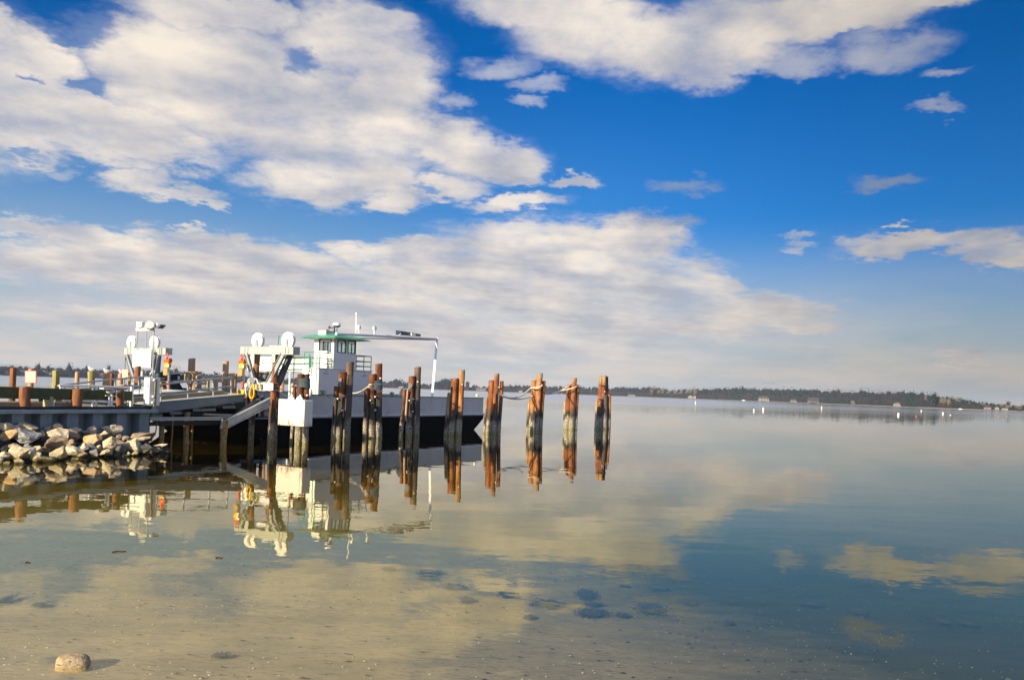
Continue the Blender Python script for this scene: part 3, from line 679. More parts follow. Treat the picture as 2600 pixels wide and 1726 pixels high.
DOL = [  # label, piles (xtop,ytop,xbot,ybot,width,mat,dY), bolts (px,py)
 ('mooring pile cluster behind the white counterweight box, wrapped with dark rubber', 45.0, [(763,949.5,757,1125,15.5,'pile_dark',0),(778.5,950,773,1125,15,'pile_dark',.15),(748,981,740,1127,8,'pile_dark',.5)], [(779,1003),(762,1004),(777,1044)], (754,787,959,985,'rubber_wrap')),
 ('pile cluster at the wheelhouse with tall grey pole and grey metal scraps', 49.3, [(888.4,919,880,1119,18,'pile_grey',.1),(869,944.4,857,1117,17,'pile_dark',-.1),(853,981,845,1115,10,'pile_dark',-.3)], [(872,1005),(868,1042),(857,1012)], None),
 ('pile cluster with rope and dark rubber band right of the wheelhouse', 52.2, [(962.5,923.7,960,1118,16.5,'pile_dark',.1),(946.5,949.8,942.6,1117,16,'pile_dark',-.15),(930,985.7,927,1116,10.5,'pile_dark',-.4)], [(965,960),(952,1007),(940,1016),(952,1041)], (937,971,966,988,'rubber_wrap')),
 ('pile cluster with pale plank edge, left of the tall white ferry post', 55.6, [(1061.7,932,1056.8,1108,15.5,'pile_grey',.15),(1046.3,955,1037,1107,15,'pile_dark',-.15),(1028,988.7,1018,1106,10,'pile_dark',-.3),(1034.5,991,1030.5,1067,4.5,'post_tan',-.5)], [(1060,969),(1039,1016.5),(1049,1013),(1047.6,1044.5)], None),
 ('pair of orange piles with splintered grey stub right of the white ferry post', 58.7, [(1172,939.6,1164,1109,15,'pile_bright',.1),(1155.7,960.7,1144,1105,16,'pile_orange',-.15),(1141.6,997,1130.5,1102,9,'pile_pale',-.35)], [(1173,976)], None),
 ('four pile cluster where the ferry bow ends', 62.6, [(1262,948.5,1254,1102,12.5,'pile_orange',-.1),(1248.3,965.7,1240,1101,13,'pile_orange',0),(1274.4,967.6,1266,1100,9,'pile_orange',.1),(1236,1009,1229,1098,6.5,'pile_pale',.2)], [(1267,983)], None),
 ('bright orange pile cluster with rounded tallest pole carrying the mooring rope', 67.7, [(1370.5,947.9,1361.8,1099.6,14,'pile_bright',-.1),(1356.7,965,1347.8,1097,12.5,'pile_bright',0),(1381,967,1372.6,1098,9,'pile_orange',.15),(1343.3,1012,1339.5,1094,6.5,'pile_pale',.2)], [], None),
 ('slim pile cluster with the end loops of the mooring rope', 73.9, [(1459.4,960,1449.7,1095,12,'pile_orange',-.1),(1444.8,976.4,1438.8,1093,11.5,'pile_orange',0),(1467,977,1461.8,1095,7,'pile_orange',.15),(1435,1016.4,1432.7,1093,5.5,'pile_pale',.2)], [], None),
 ('outermost pile cluster, tightly bound, standing alone farthest right', 78.2, [(1528.5,954.5,1518.8,1089,12,'pile_orange',0),(1535,953.6,1527,1089,10,'pile_orange',-.1),(1542.4,956,1541.8,1089,5,'pile_dark',.2),(1537,1003.6,1534.5,1090.5,12,'pile_grey',-.5),(1547,1002,1545.5,1090,8,'pile_bright',-.2),(1546.5,986,1546,1088,3,'pile_pale',.4),(1515.8,1016.4,1512,1089,5,'pile_pale',.2)], [(1524,1024),(1535,994)], None)]
for di, (lab, Y, pl, bolts, band) in enumerate(DOL):
    base = P(pl[0][2], pl[0][3], Y); base.z = 0
    root = thing('mooring_pile_cluster', lab, 'mooring piles', base, 'mooring pile clusters along the ferry')
    info = []
    for k, (x1, y1, x0, y0, wp, mt, dy) in enumerate(pl):
        # drop the waterline pixel onto this depth
        Yk = Y+dy; yw = horizon_y(x0)+CAMH*FOC/Yk
        _, b0, t0, r = pile(root, x1, y1, x0, y0 if (y1 > 990 and y0 < 1080) else yw, wp, mt, 0, Yk, di*10+k, ext=1.3 if y0 > 1080 else .02)
        info.append((x1, x0, Yk, r))
    for bx, by in bolts:
        Yb = Y-.6; c = P(bx, by, Yb+.15)
        MB().cyl(c+Vector((0, .3, 0)), c-Vector((0, .02, 0)), .055, .05, 8).build('bolt', 'bolt_white', root, True)
    if band:
        xa, xb, ya, yb, mt = band; r = (xb-xa)*Y/FOC/2; c0 = P((xa+xb)/2, yb, Y); c1 = P((xa+xb)/2, ya, Y)
        b = MB(); n = 24; hh = c1.z-c0.z
        for j in range(5):
            z = c0.z+hh*j/4
            for k in range(n):
                th = 2*math.pi*k/n; rx = r*(1.03+.03*mnoise.noise(Vector((th*2, j, di)))); b.v.append(Vector((c0.x+rx*math.cos(th)+(c1.x-c0.x)*j/4, Y+r*.66*math.sin(th), z+.05*math.sin(th*3+j))))
        for j in range(4):
            for k in range(n): b.f.append((j*n+k, j*n+(k+1) % n, (j+1)*n+(k+1) % n, (j+1)*n+k))
        b.build('rubber_band', mt, root, True)
    if di == 1:
        for (x, y, w_, h_) in ((863.5, 971, 7, 22), (851.5, 985, 6, 9)):
            c = P(x, y, Y-.35); MB().box(c, w_*Y/FOC, .05, h_*Y/FOC, Vector((1, 0, .05)).normalized(), Vector((0, 1, 0))).build('metal_scrap', 'grey_wrap', root)
    if di == 3:
        b = MB(); pts = [(1037, 971), (1048, 976), (1044, 984), (1039, 990), (1036, 989)]; b.prism([P(x, y, Y-.42) for x, y in pts], (0, .06, 0)); b.build('metal_scrap', 'grey_wrap', root)
    if di in (5, 8):
        for (x0, x1, y) in (((1240, 1254, 996),) if di == 5 else ((1521, 1545, 979.5), (1519, 1546, 1014))):
            c = P((x0+x1)/2, y, Y); r = (x1-x0)*Y/FOC/2
            pts = [c+Vector((r*1.04*math.cos(a), r*.95*math.sin(a), .03*math.sin(2*a))) for a in [2*math.pi*i/20 for i in range(21)]]
            MB().tube(pts, .035, 5).build('wire_binding', 'black_rubber', root, True)

# mooring ropes between the clusters
def rope(pts, r, mat, label, name='mooring_rope', group='mooring ropes'):
    return tag(MB().tube(pts, r, 6).build(name, mat, None, True), label, 'rope', group)
ra = P(1276, 1005, 62.4); rb = P(1347, 985, 67.4); rc = P(1379, 977, 67.3)
rope(sag(ra, rb, .45)+[P(1357, 985, 67.1), P(1368, 983.5, 66.9), P(1374, 981, 67.0), P(1377, 977, 67.4)], .06, 'rope', 'white rope rising from the bow cluster to the rounded orange pile')
rd = P(1450, 985, 73.4)
rope(sag(P(1276, 1006, 62.5), P(1347, 1006.5, 67.4), .22)+sag(P(1383, 1000.5, 67.6), P(1427, 992, 73.0), .08)[1:]+[P(1440, 989, 73.2), P(1452, 986, 73.1), P(1461, 983, 73.3), P(1464, 980.5, 73.7)], .06, 'rope', 'long slack white rope ending around the slim cluster')
rope([P(1423, 993, 73.0), P(1432, 987, 73.1), P(1440, 982, 73.3), P(1447, 977.6, 73.7), P(1451, 978, 74)], .05, 'rope', 'short white loop over the left pile of the slim cluster')
rope([P(1426, 991.5, 72.9), P(1428, 994, 72.9), P(1427, 1000, 72.95)], .06, 'yellow_dull', 'short knotted rope end hanging from the long slack rope')
rope([P(936, 977, 51.2), P(950, 976, 51.1), P(961, 975.3, 51.2), P(971.5, 975, 51.6)], .04, 'rope', 'white rope turn around the rubber banded cluster')
rope([P(971, 993, 51.5), P(962, 991.5, 51.1), P(950, 987, 51.0), P(934, 981.3, 51.2)]+sag(P(934, 981.3, 51.2), P(895, 998, 53.0), .12)[1:], .035, 'rope', 'thin pale line from the banded cluster to the ferry bulwark')

# ------------------------------------------------------------------ bulkhead, wharf
CAPZ = 1.90
def bulkhead():
    root = thing('sheet_pile_wall', 'blue grey corrugated steel sheet pile wall behind the riprap', 'retaining wall', F(-5, 0, 0))
    b = MB(); s = -22.0; pts = []
    while s < 0.0:                                        # Z profile: flat out, slope, flat in, slope
        pts += [(s, -.02), (s+.50, -.02), (s+.60, .48), (s+1.06, .48)]; s += 1.18
    pts = [(a, c) for a, c in pts if a < -.05]+[(-.03, .28)]
    for (a, c) in pts: b.v += [F(a, c, -1.5), F(a, c, CAPZ-.14)]
    for i in range(len(pts)-1): b.f.append((2*i, 2*i+2, 2*i+3, 2*i+1))
    b.build('sheet_piling', 'sheet_steel', root)
    b = MB(); b.fbox(-22, .06, -.22, .40, CAPZ-.14, CAPZ-.02); b.fbox(-22, .06, -.26, -.18, CAPZ-.17, CAPZ+.0); b.build('steel_cap', 'cap_steel', root, bevel=.008)
    b = MB(); b.fbox(-.05, .03, .30, 11, -1.5, CAPZ-.14); b.build('return_wall', 'sheet_steel', root)
    MB().cyl(F(-22, .12, CAPZ+.06), F(.0, .12, CAPZ+.06), .065, n=8).build('rubber_hose_fender', 'black_rubber', root, True)
bulkhead()
dk = thing('wharf_deck', 'weathered timber plank wharf deck on top of the steel wall', 'wharf', F(-8, 5, 1.8))
b = MB()
for i in range(38):
    t0 = .45+i*.28; b.fbox(-22, .0, t0, t0+.26, CAPZ-.10, CAPZ-.02+.006*(i % 3))
b.build('planking', 'timber', dk)
b = MB(); b.fbox(-22, 0, .62, 11.1, -1.5, CAPZ-.13); b.build('fill', 'rock_dark', dk)
# heavy wheel kerbs on the wharf (beige baulks with yellow ends)
def kerb(p0, p1, w, h, mat, label, endmat=None):
    o = MB().bar(Vector(p0)+EZ*h/2, Vector(p1)+EZ*h/2, w, h).build('timber_baulk', mat, None, bevel=.015)
    return tag(o, label, 'timber')
kerb(F(-12, 1.6, CAPZ), F(-2.7, 1.7, CAPZ), .30, .26, 'timber', 'long beige timber baulk on the deck behind the left guard post')
kerb(F(-12, 2.6, CAPZ), F(-4.3, 2.7, CAPZ), .3, .22, 'timber', 'second beige timber baulk further back on the deck')
kerb(onT(135, 1033, .95), onT(152, 1033, .95)+E1*.3, .34, .22, 'timber', 'short beige timber block between the guard posts')
kerb(onT(113, 1034, .8), onT(122, 1034, .8), .3, .34, 'timber_yellow', 'yellowish timber chock left of the pale upright')
root = thing('timber_bollard', 'pale squared timber upright standing on deck below the guard beam', 'post', onT(131, 1034, .7))
MB().bar(onT(129, 1034, .7), onT(130.5, 1007, .7), .12).build('post', 'timber_yellow', root, bevel=.01)
MB().bar(onT(133.5, 1034, .8), onT(135, 1008, .8), .10).build('post', 'white_paint', root, bevel=.01)
MB().box(onT(144, 1017, 1.4), .3, .25, .42).build('block', 'timber_yellow', root, bevel=.01)

# guard beam on three posts
gr = thing('timber_guard_rail', 'dark green timber guard beam on three rust stained posts', 'guard rail', onT(196, 1034, .55))
zt = onT(196, 987, .75).z
bm_l = F(-9.5, .88, 0); a = onT(0, 981, .8); e = onT(334, 992, .8); hgt = .50
b = MB()
d = (e-a).normalized(); a2 = a-d*8
b.bar(a2-EZ*hgt/2, onT(62, 983, .8)-EZ*hgt/2, .16, hgt); b.bar(onT(62.5, 983, .8)-EZ*hgt/2, onT(196, 987.5, .8)-EZ*hgt/2, .16, hgt); b.bar(onT(196.5, 987.5, .8)-EZ*hgt/2, e-EZ*hgt/2, .16, hgt-.02)
b.build('beam', 'timber_dark', gr, bevel=.015)
for (xt, yt, xb, wp, sd_) in ((64, 982, 60, 27, 1), (198, 987.5, 194, 26, 2), (305, 991, 302, 20, 3)):
    top = onT(xt, yt, .5); bot = onT(xb, 1034, .5); r = wp*top.y/FOC/2
    pile_mesh(Vector((bot.x, bot.y, CAPZ-.1)), top, r*.96, sd_, .05).build('post', 'post_rust', gr, True)

# far side piles (px top, py top, width px, mat, t plane)
FP = [(34,934,15,'post_rust',12,'reddish round pile at the far left behind the guard beam'),
 (142,940,17,'post_green',12,'greenish tan pile right of the red and cream sign'),
 (197,944,11,'post_tan',12.2,'thin tan pile between the two green piles'),
 (232,942,17,'post_green',12,'green pile with a gull sitting on top'),
 (270,946,17,'post_tan',12,'tan pile under the second sitting gull'),
 (284,948,12,'post_rust',12.6,'dark reddish pile leaning behind the second gull pile'),
 (306,948,13,'post_tan',11.5,'tan pile left of the smaller red lettered sign'),
 (313,976,19,'post_tan',10.6,'short thick tan pile behind the white pipe railing'),
 (329,953,8,'post_green',12.6,'slim green pile behind the left leg of the far gantry'),
 (351,930,14,'post_rust',12.4,'brown pile behind the blank white board'),
 (487,910,17,'post_tan',12,'tallest rounded tan pile right of the black canopied boat'),
 (494,943,16,'post_tan',11.6,'lower tan pile in front of the tallest rounded one'),
 (506,944,13,'post_tan',12.3,'right hand pile of the tan trio beside the life ring'),
 (574,917,15,'post_tan',12,'tall tan pile behind the railing end'),
 (587,948,18,'post_tan',11.6,'thick tan pile below the tall one at the railing end'),
 (598,949,10,'post_tan',12.2,'narrow pile at the right of the railing end trio'),
 (547,958,13,'post_tan',11.5,'tan pile carrying the standing gull'),
 (527,967,12,'post_green',11.3,'short green pile with white rope around it'),
 (676,927,13,'post_tan',13,'tan pile seen through the near gantry frame'),
 (717,967,10,'post_tan',12,'small tan pile with white cap right of the near gantry')]
for i, (x, y, wp, mt, t, lab) in enumerate(FP):
    top = onT(x, y, t); r = wp*top.y/FOC/2; bot = Vector((top.x-.02*1.5, top.y, -1.0))
    pile_mesh(bot, top, r, 100+i, .05, 12).build('dock_pile', mt, None, True)
    o = C.objects[-1]; tag(o, lab, 'pile', 'dock piles beyond the landing')
p = onT(716.5, 966, 12); 
tag(MB().lathe(p-EZ*.02, [(.17, 0), (.17, .08), (.1, .2), (.08, .3)], 10).build('pile_cap', 'white_clean', None, True), 'white conical cap on the small tan pile right of the gantry', 'pile cap')

# signs
def marks(b, p0, ex, ez, W_, H_, lines, nrm):
    """small lettering strokes: lines = [(y, x0, x1, letters)] in 0..1 of the board"""
    R = random.Random(5)
    for (y, x0, x1, n) in lines:
        for i in range(n):
            cx = x0+(x1-x0)*(i+.5)/n; lw = (x1-x0)/n*.62*W_; c = p0+ex*(cx*W_)+ez*(y*H_)+nrm*.008
            k = R.randint(0, 3); hh = .075*H_
            b.box(c-ex*lw*.35, lw*.25, .006, hh, ex, nrm, ez)
            if k != 1: b.box(c+ez*hh*.4, lw*.8, .006, hh*.2, ex, nrm, ez)
            if k != 2: b.box(c, lw*.6, .0062, hh*.2, ex, nrm, ez)
            if k != 0: b.box(c+ex*lw*.35, lw*.25, .0058, hh, ex, nrm, ez)
def sign(px0, py0, px1, py1, Y, label, postmat_=None, postx=None, posttop=None):
    a = P(px0, py1, Y); c = P(px1, py1, Y); ex = (c-a); W_ = ex.length; ex.normalize(); H_ = (P(px0, py0, Y)-a).length; ez = (P(px0, py0, Y)-a).normalized(); nrm = Vector((0, -1, 0))
    root = thing('notice_sign', label, 'sign', a)
    bd = MB(); n = 6; rad = W_*.1; poly = []
    for cx, cz, a0 in ((W_-rad, rad, -90), (W_-rad, H_-rad, 0), (rad, H_-rad, 90), (rad, rad, 180)):
        for k in range(n): th = math.radians(a0+90*k/(n-1)); poly.append(a+ex*(cx+rad*math.cos(th))+ez*(cz+rad*math.sin(th)))
    bd.prism(poly, (0, .05, 0)); bd.build('board', 'red_sign', root)
    m_ = MB(); m_.box(a+ex*W_/2+ez*H_/2+nrm*.004, W_*.86, .006, H_*.88, ex, nrm, ez); m_.build('face', 'sign_cream', root)
    l = MB(); marks(l, a, ex, ez, W_, H_, [(.80, .18, .44, 4), (.80, .56, .84, 4), (.64, .28, .74, 6), (.48, .12, .26, 2), (.48, .34, .48, 2), (.48, .58, .68, 1), (.48, .74, .86, 2), (.32, .12, .26, 2), (.32, .36, .82, 7), (.16, .12, .26, 2), (.16, .36, .88, 8)], nrm)
    l.build('lettering', 'red_sign', root)
    return root
r_ = sign(63, 941, 92, 972, 44.0, 'cream notice sign with red border and red lettering on its own pile')
pile_mesh(P(76, 1012, 44.5), P(79.5, 936, 44.5), 13*44/FOC/2, 55, .04, 12).build('sign_pile', 'post_tan', None, True); tag(C.objects[-1], 'tan pile carrying the left red bordered sign', 'pile', 'dock piles beyond the landing')
sign(309.5, 937, 325.5, 960, 49.5, 'smaller notice sign with red lettering beside the far gantry leg')

# gulls
def gull(px, py, t, sz, label, stand=False, face=-1):
    c = onT(px, py, t); X = Vector((1, 0, 0)); Yv = Vector((0, 1, 0)); root = thing('gull', label, 'gull', c, 'gulls resting on the piles'); k = sz
    z0 = .28*k if stand else .0
    b = MB(); b.ball(c+EZ*(z0+.17*k), .32*k, .15*k, .16*k, 12, 8, X, Yv); b.ball(c+Vector((face*.24*k, 0, z0+.36*k)), .11*k, .10*k, .11*k, 10, 7, X, Yv); b.cyl(c+Vector((face*.18*k, 0, z0+.22*k)), c+Vector((face*.24*k, 0, z0+.36*k)), .10*k, .08*k, 8)
    b.build('body', 'gull_white', root, True)
    for s_ in (-1, 1): MB().ball(c+Vector((-face*.10*k, s_*.12*k, z0+.20*k)), .32*k, .05*k, .10*k, 10, 6, X, Yv).build('wing', 'gull_grey', root, True)
    MB().cyl(c+Vector((face*.33*k, 0, z0+.35*k)), c+Vector((face*.45*k, 0, z0+.33*k)), .028*k, .004*k, 6).build('beak', 'yellow', root)
    if stand:
        for s_ in (-1, 1): MB().cyl(c+Vector((.02, s_*.05*k, 0)), c+Vector((0, s_*.05*k, z0+.08*k)), .014*k, n=5).build('leg', 'yellow_dull', root)
gull(233, 942, 12, .62, 'white gull resting on top of the green pile')
gull(271, 946, 12, .58, 'gull with head to the left on the tan pile')
gull(309, 948, 11.5, .55, 'gull peeping out left of the smaller sign')
gull(549.5, 958.5, 11.5, .6, 'upright white gull standing near the railing end', True)

# ------------------------------------------------------------------ white pipe barrier and grey handrails on the wharf
wb = thing('white_pipe_barrier', 'white pipe barrier with gate stretching across the wharf end', 'barrier', onT(240, 1034, 3))
def pp(px, py, t): return onT(px, py, t)
b = MB(); tb = 2.2
b.tube([pp(150, 979, tb), pp(160, 979, tb), pp(232, 980, tb), pp(330, 984, tb)], .05); b.tube([pp(160, 1016, tb), pp(235, 1018.5, tb)], .05); b.tube([pp(246, 1019.5, tb), pp(350, 1022, tb)], .05)
b.build('rail', 'white_paint', wb, True)
for x, yt, yb in ((153, 980, 1030), (163, 980, 1027), (235.5, 981, 1032), (244, 981, 1033), (277, 998, 1034), (326, 983, 1028)):
    MB().tube([pp(x, yb, tb), pp(x+1, yt, tb)], .055).build('post', 'white_paint', wb, True)
b = MB(); b.tube([pp(166, 979, tb), pp(228, 996, tb)], .035); b.tube([pp(205, 1016, tb), pp(233, 1008, tb)], .04); b.tube([pp(248, 1010, tb), pp(275, 1016, tb)], .04); b.build('brace', 'white_paint', wb, True)
MB().bar(pp(333, 1032, .9), pp(335.5, 982, .9), .10, .14).build('end_post', 'white_paint', wb, bevel=.01)
fl = thing('white_lamp_stand', 'small white post with tray and lamp in front of the guard beam', 'lamp', pp(284, 1034, .35))
MB().cyl(pp(283, 1034, .3), pp(284, 1002, .3), .055, n=10).build('post', 'white_paint', fl, True)
b = MB(); b.bar(pp(258, 986, .3), pp(283, 988, .3), .35, .04); b.bar(pp(268, 1004, .3), pp(296, 1006, .3), .08, .03); b.bar(pp(294, 1006, .3), pp(297, 991, .3), .04); b.bar(pp(276, 1033, .3), pp(278, 1005, .3), .05); b.build('tray', 'white_clean', fl)
MB().ball(pp(281, 994, .35), .22, .16, .12, 12, 8).build('lamp_head', 'lamp_glass', fl, True)
# long sloping handrail of the approach
hr = thing('grey_handrail', 'long grey pipe handrail rising from the wharf towards the control cabinet', 'handrail', pp(250, 1000, 5.5))
b = MB(); b.tube([pp(146, 979, 5), pp(240, 968, 5), pp(330, 959, 5), pp(402, 953, 5)], .045); b.tube([pp(325, 983, 5), pp(402, 974, 5)], .04); b.build('rail', 'galv', hr, True)
for x, yt, yb in ((293, 963, 985), (353, 957, 1000), (400, 953, 1000), (237, 969, 985)): MB().tube([pp(x, yb, 5), pp(x-1, yt, 5)], .04).build('post', 'galv', hr, True)
# control cabinet
cc = thing('control_cabinet', 'tall narrow white electrical cabinet with label at the head of the bridge', 'cabinet', F(-.9, .6, CAPZ))
tcab = .35; p0 = onS(364, 1029, -.35); p1 = onS(377.5, 1029, -.35); top = onS(367, 957.5, -.35)
_, ta, z0 = fr(p0); _, tb_, _ = fr(p1); zt = top.z
MB().fbox(-.35, .25, tb_, ta, z0, zt).build('housing', 'white_clean', cc, bevel=.015)
MB().fbox(-.372, -.35, tb_+.03, ta-.03, z0+.08, zt-.06).build('door', 'white_clean', cc, bevel=.006)
MB().fbox(-.384, -.372, tb_+.07, ta-.10, z0+1.0, z0+1.22).build('label_plate', 'bolt_white', cc)
MB().fbox(-.386, -.373, tb_+.09, ta-.12, z0+1.24, z0+1.27).build('warning_strip', 'red_sign', cc)
MB().fbox(-.40, -.372, tb_+.05, tb_+.08, z0+.9, z0+1.02).build('handle', 'black_rubber', cc)
MB().fbox(-.1, .1, tb_-.05, ta, CAPZ-.02, z0).build('plinth', 'galv_dark', cc)
lp = thing('timber_light_post', 'grey weathered post with three round white lights beside the cabinet', 'post', F(.15, -.15, 1.2))
MB().bar(onT(390.5, 1044, -.1), onT(395, 963, -.1), .13, .12).build('post', 'timber', lp, bevel=.01)
for x, y in ((391.5, 965), (389, 1007), (387.5, 1022)): MB().ball(onT(x, y, -.2), .07, n=10, m=7).build('round_light', 'bolt_white', lp, True)

# ------------------------------------------------------------------ transfer bridge
def brz(s): return 1.86+.35+(s-.42)*.0835
br_ = thing('transfer_bridge', 'grey steel ferry transfer bridge with grated deck and railings', 'bridge', F(3, 5, 1.5))
def girder(t0, name='side_girder'):
    b = MB(); S0, S1 = .15, 5.9
    def zt(s): return brz(s)
    h0, h1 = .50, .34
    b.prism([F(S0, t0, zt(S0)), F(S1, t0, zt(S1)), F(S1, t0, zt(S1)-h1), F(S0, t0, zt(S0)-h0)], E2*.05)
    for z_, hh in ((0, .03),): b.prism([F(S0, t0-.08, zt(S0)+.03), F(S1, t0-.08, zt(S1)+.03), F(S1, t0-.08, zt(S1)), F(S0, t0-.08, zt(S0))], E2*.22)
    b.prism([F(S0, t0-.08, zt(S0)-h0), F(S1, t0-.08, zt(S1)-h1), F(S1, t0-.08, zt(S1)-h1-.03), F(S0, t0-.08, zt(S0)-h0-.03)], E2*.22)
    return b.build(name, 'galv_dark', br_)
girder(.4); girder(10.2)
def slab(s0, s1, t0, t1, dz0, dz1):
    b = MB(); vs = [F(s, t, brz(s)+dz) for dz in (dz0, dz1) for s, t in ((s0, t0), (s1, t0), (s1, t1), (s0, t1))]
    return b.add(vs, [(3, 2, 1, 0), (4, 5, 6, 7), (0, 1, 5, 4), (1, 2, 6, 5), (2, 3, 7, 6), (3, 0, 4, 7)])
slab(.1, 5.9, 1.7, 10.1, -.10, -.02).build('deck_plate', 'kerb_grey', br_)
b = MB(); 
for i in range(56):                                     # serrated walkway plank treads
    s = .2+i*.102; v = [F(s+d_, t, brz(s+d_)+z) for z in (-.03, .0) for d_, t in ((0, .62), (.06, .62), (.06, 1.62), (0, 1.62))]; b.add(v, [(3, 2, 1, 0), (4, 5, 6, 7), (0, 1, 5, 4), (1, 2, 6, 5), (2, 3, 7, 6), (3, 0, 4, 7)])
b.build('walkway_treads', 'galv', br_)
slab(.1, 5.9, .60, 1.64, -.09, -.04).build('walkway_plate', 'galv', br_)
slab(.1, 5.7, 1.75, 2.0, -.02, .22).build('wheel_guard', 'timber', br_); slab(.1, 4.6, 2.6, 2.85, -.02, .30).build('wheel_guard', 'galv_dark', br_)
slab(.1, 5.8, 9.3, 9.6, -.02, .34).build('wheel_guard', 'galv_dark', br_)
slab(3.9, 5.9, 2.1, 9.0, -.02, .10).build('apron_plate', 'hull_grey', br_)
slab(5.88, 6.05, .42, 10.2, -.2, .04).build('end_strip', 'yellow_dull', br_)
for i in range(5):
    s = .6+i*1.15; MB().bar(F(s, .46, brz(s)-.35), F(s, 10.2, brz(s)-.35), .14, .26).build('cross_beam', 'galv_dark', br_)
for (xa, ya, xb, yb) in ((383, 1051, 413, 1056), (432, 1045, 461, 1050), (490, 1037, 548, 1040), (566, 1030, 598, 1033)):
    a0 = onT(xa, ya, .55); c0 = onT(xb, ya-1, .55); b = MB(); hh = .15; L = (c0-a0).length; dd = (c0-a0).normalized(); n = max(3, int(L/.09))
    for i in range(n):
        for sg in (-1, 1):
            q_ = a0+dd*(L*(i+.5)/n); b.bar(q_-dd*.045-EZ*(sg*hh/2+.08), q_+dd*.045+EZ*(sg*hh/2-.08), .011)
            q_ = a0+dd*(L*(i+.5)/n)
    b.build('expanded_mesh_panel', 'bolt_white', br_)
rl = []
b = MB(); b.tube([onT(398, 977.5, .4), onT(470, 969, .4), onT(588, 958.5, .4)], .045); b.tube([onT(398, 1001, .4), onT(587, 980.5, .4)], .04); b.build('handrail', 'galv', br_, True)
for x, yt, yb in ((408, 976, 1019), (477, 968.5, 1011), (541.5, 962, 1004), (587, 958.5, 999)): MB().tube([onT(x+.5, yb, .4), onT(x-.5, yt, .4)], .045).build('railing_post', 'galv', br_, True)
b = MB(); b.tube([onT(426, 950, 10.0), onT(484, 945, 10.0)], .045); b.tube([onT(426, 969, 10.), onT(484, 965, 10.)], .04); b.build('handrail', 'galv', br_, True)
for x in (427.5, 478): MB().tube([onT(x, 990, 10.), onT(x+.5, 947, 10.)], .045).build('railing_post', 'galv', br_, True)
# life ring, floats
c = onT(480.5, 959, 10.05); pts = [c+E1*0*.1+Vector((.27*math.cos(a_), -.05, .36*math.sin(a_))) for a_ in [2*math.pi*i/20 for i in range(21)]]
tag(MB().tube(pts, .07, 8).build('life_ring', 'yellow_dull', None, True), 'yellowish life ring hanging on the far bridge railing', 'life ring')
rp = [onT(505+14*math.cos(a_)*(1-.0*a_)+6, 984+4*math.sin(a_), 9.0)+EZ*.03*i for i, a_ in enumerate([i*.7 for i in range(26)])]
tag(MB().tube(rp, .045, 5).build('coiled_rope', 'galv', None, True), 'pale rope coiled on the bridge deck by the short green pile', 'rope')
tag(MB().fbox(.1, 7.2, 10.9, 11.1, -1.5, 1.9).build('shade_panel', 'black_rubber', None), 'black panel added as shade under the far side of the bridge', 'shade panel')  # black sheet added to stand for the shade beneath the bridge
# channel beam, support piles and brace below the bridge
ch = thing('channel_walkway', 'slim grey channel beam running below the bridge', 'beam', onT(480, 1065, -.2))
b = MB(); A_ = onT(383, 1064, -.05); B_ = onT(589, 1062.5, -.05); b.bar(A_+EZ*.09, B_+EZ*.09, .18, .03); b.bar(A_-EZ*.06, B_-EZ*.06, .18, .03); b.bar(A_+E2*.06, B_+E2*.06, .03, .15); b.build('channel', 'galv', ch)
MB().bar(A_-EZ*.25+E2*.4, B_-EZ*.25+E2*.4, .12, .2).build('bearer', 'black_rubber', ch)
for i, (x1, y1, x0, y0, wp, t, mt, lab) in enumerate(((411, 1062, 408, 1128, 13, .6, 'encrusted', 'encrusted orange brown support pile nearest the steel wall'), (477, 1046, 471, 1140, 14, .5, 'encrusted', 'encrusted support pile under the middle of the bridge'),
     (488, 1060, 486, 1133, 6, 1.0, 'encrusted', 'thin encrusted pile just behind the middle support pile'), (571, 1066, 566, 1150, 17, -.25, 'encrusted', 'thick encrusted support pile below the sloping steel brace'))):
    top = onT(x1, y1, t); r = wp*top.y/FOC/2; bot = onT(x0, y0, t); dd = (top-bot).normalized(); bot = top-dd*(top.z+1.2)/dd.z
    pile_mesh(bot, top, r, 300+i, .22, 14).build('support_pile', mt, None, True); tag(C.objects[-1], lab, 'pile', 'encrusted support piles under the bridge')
tag(MB().tube([onT(439, 1054, .3), onT(438.5, 1080, .3), onT(437, 1110, .3), onT(434, 1136, .3)], .035, 6).build('hanging_rope', 'encrusted', None, True), 'weed covered rope hanging below the bridge', 'rope')
tag(MB().tube([onT(399, 1068, .3), onT(396, 1092, .3), onT(393, 1106, .3)], .03, 6).build('hanging_chain', 'encrusted', None, True), 'short rusty chain hanging beside the steel wall', 'chain')
sb = thing('steel_brace', 'sloping grey steel beam from support pile up to the near gantry', 'beam', onT(571, 1080, -.3))
q0_ = onT(572, 1078, -.25); q1_ = onS(690, 1019, 7.0)+Vector((0, -.3, 0))
b = MB(); up = Vector((-.2, -.1, 1)).normalized(); b.bar(q0_, q1_, .05, .42, EZ); b.bar(q0_+EZ*.21, q1_+EZ*.21, .30, .03); b.bar(q0_-EZ*.21, q1_-EZ*.21, .30, .03); b.build('beam', 'galv', sb)
q2_ = onT(586, 1066, .5); q3_ = onT(655, 1019, .5); b = MB(); b.bar(q2_, q3_, .05, .3, EZ); b.bar(q2_+EZ*.15, q3_+EZ*.15, .24, .03); b.build('beam', 'galv_dark', sb)
b = MB(); b.prism([onT(560, 1088, -.3), onT(567, 1064, -.3), onT(572, 1066, -.3), onT(580, 1086, -.3)], E2*.1); b.build('bracket', 'galv', sb)

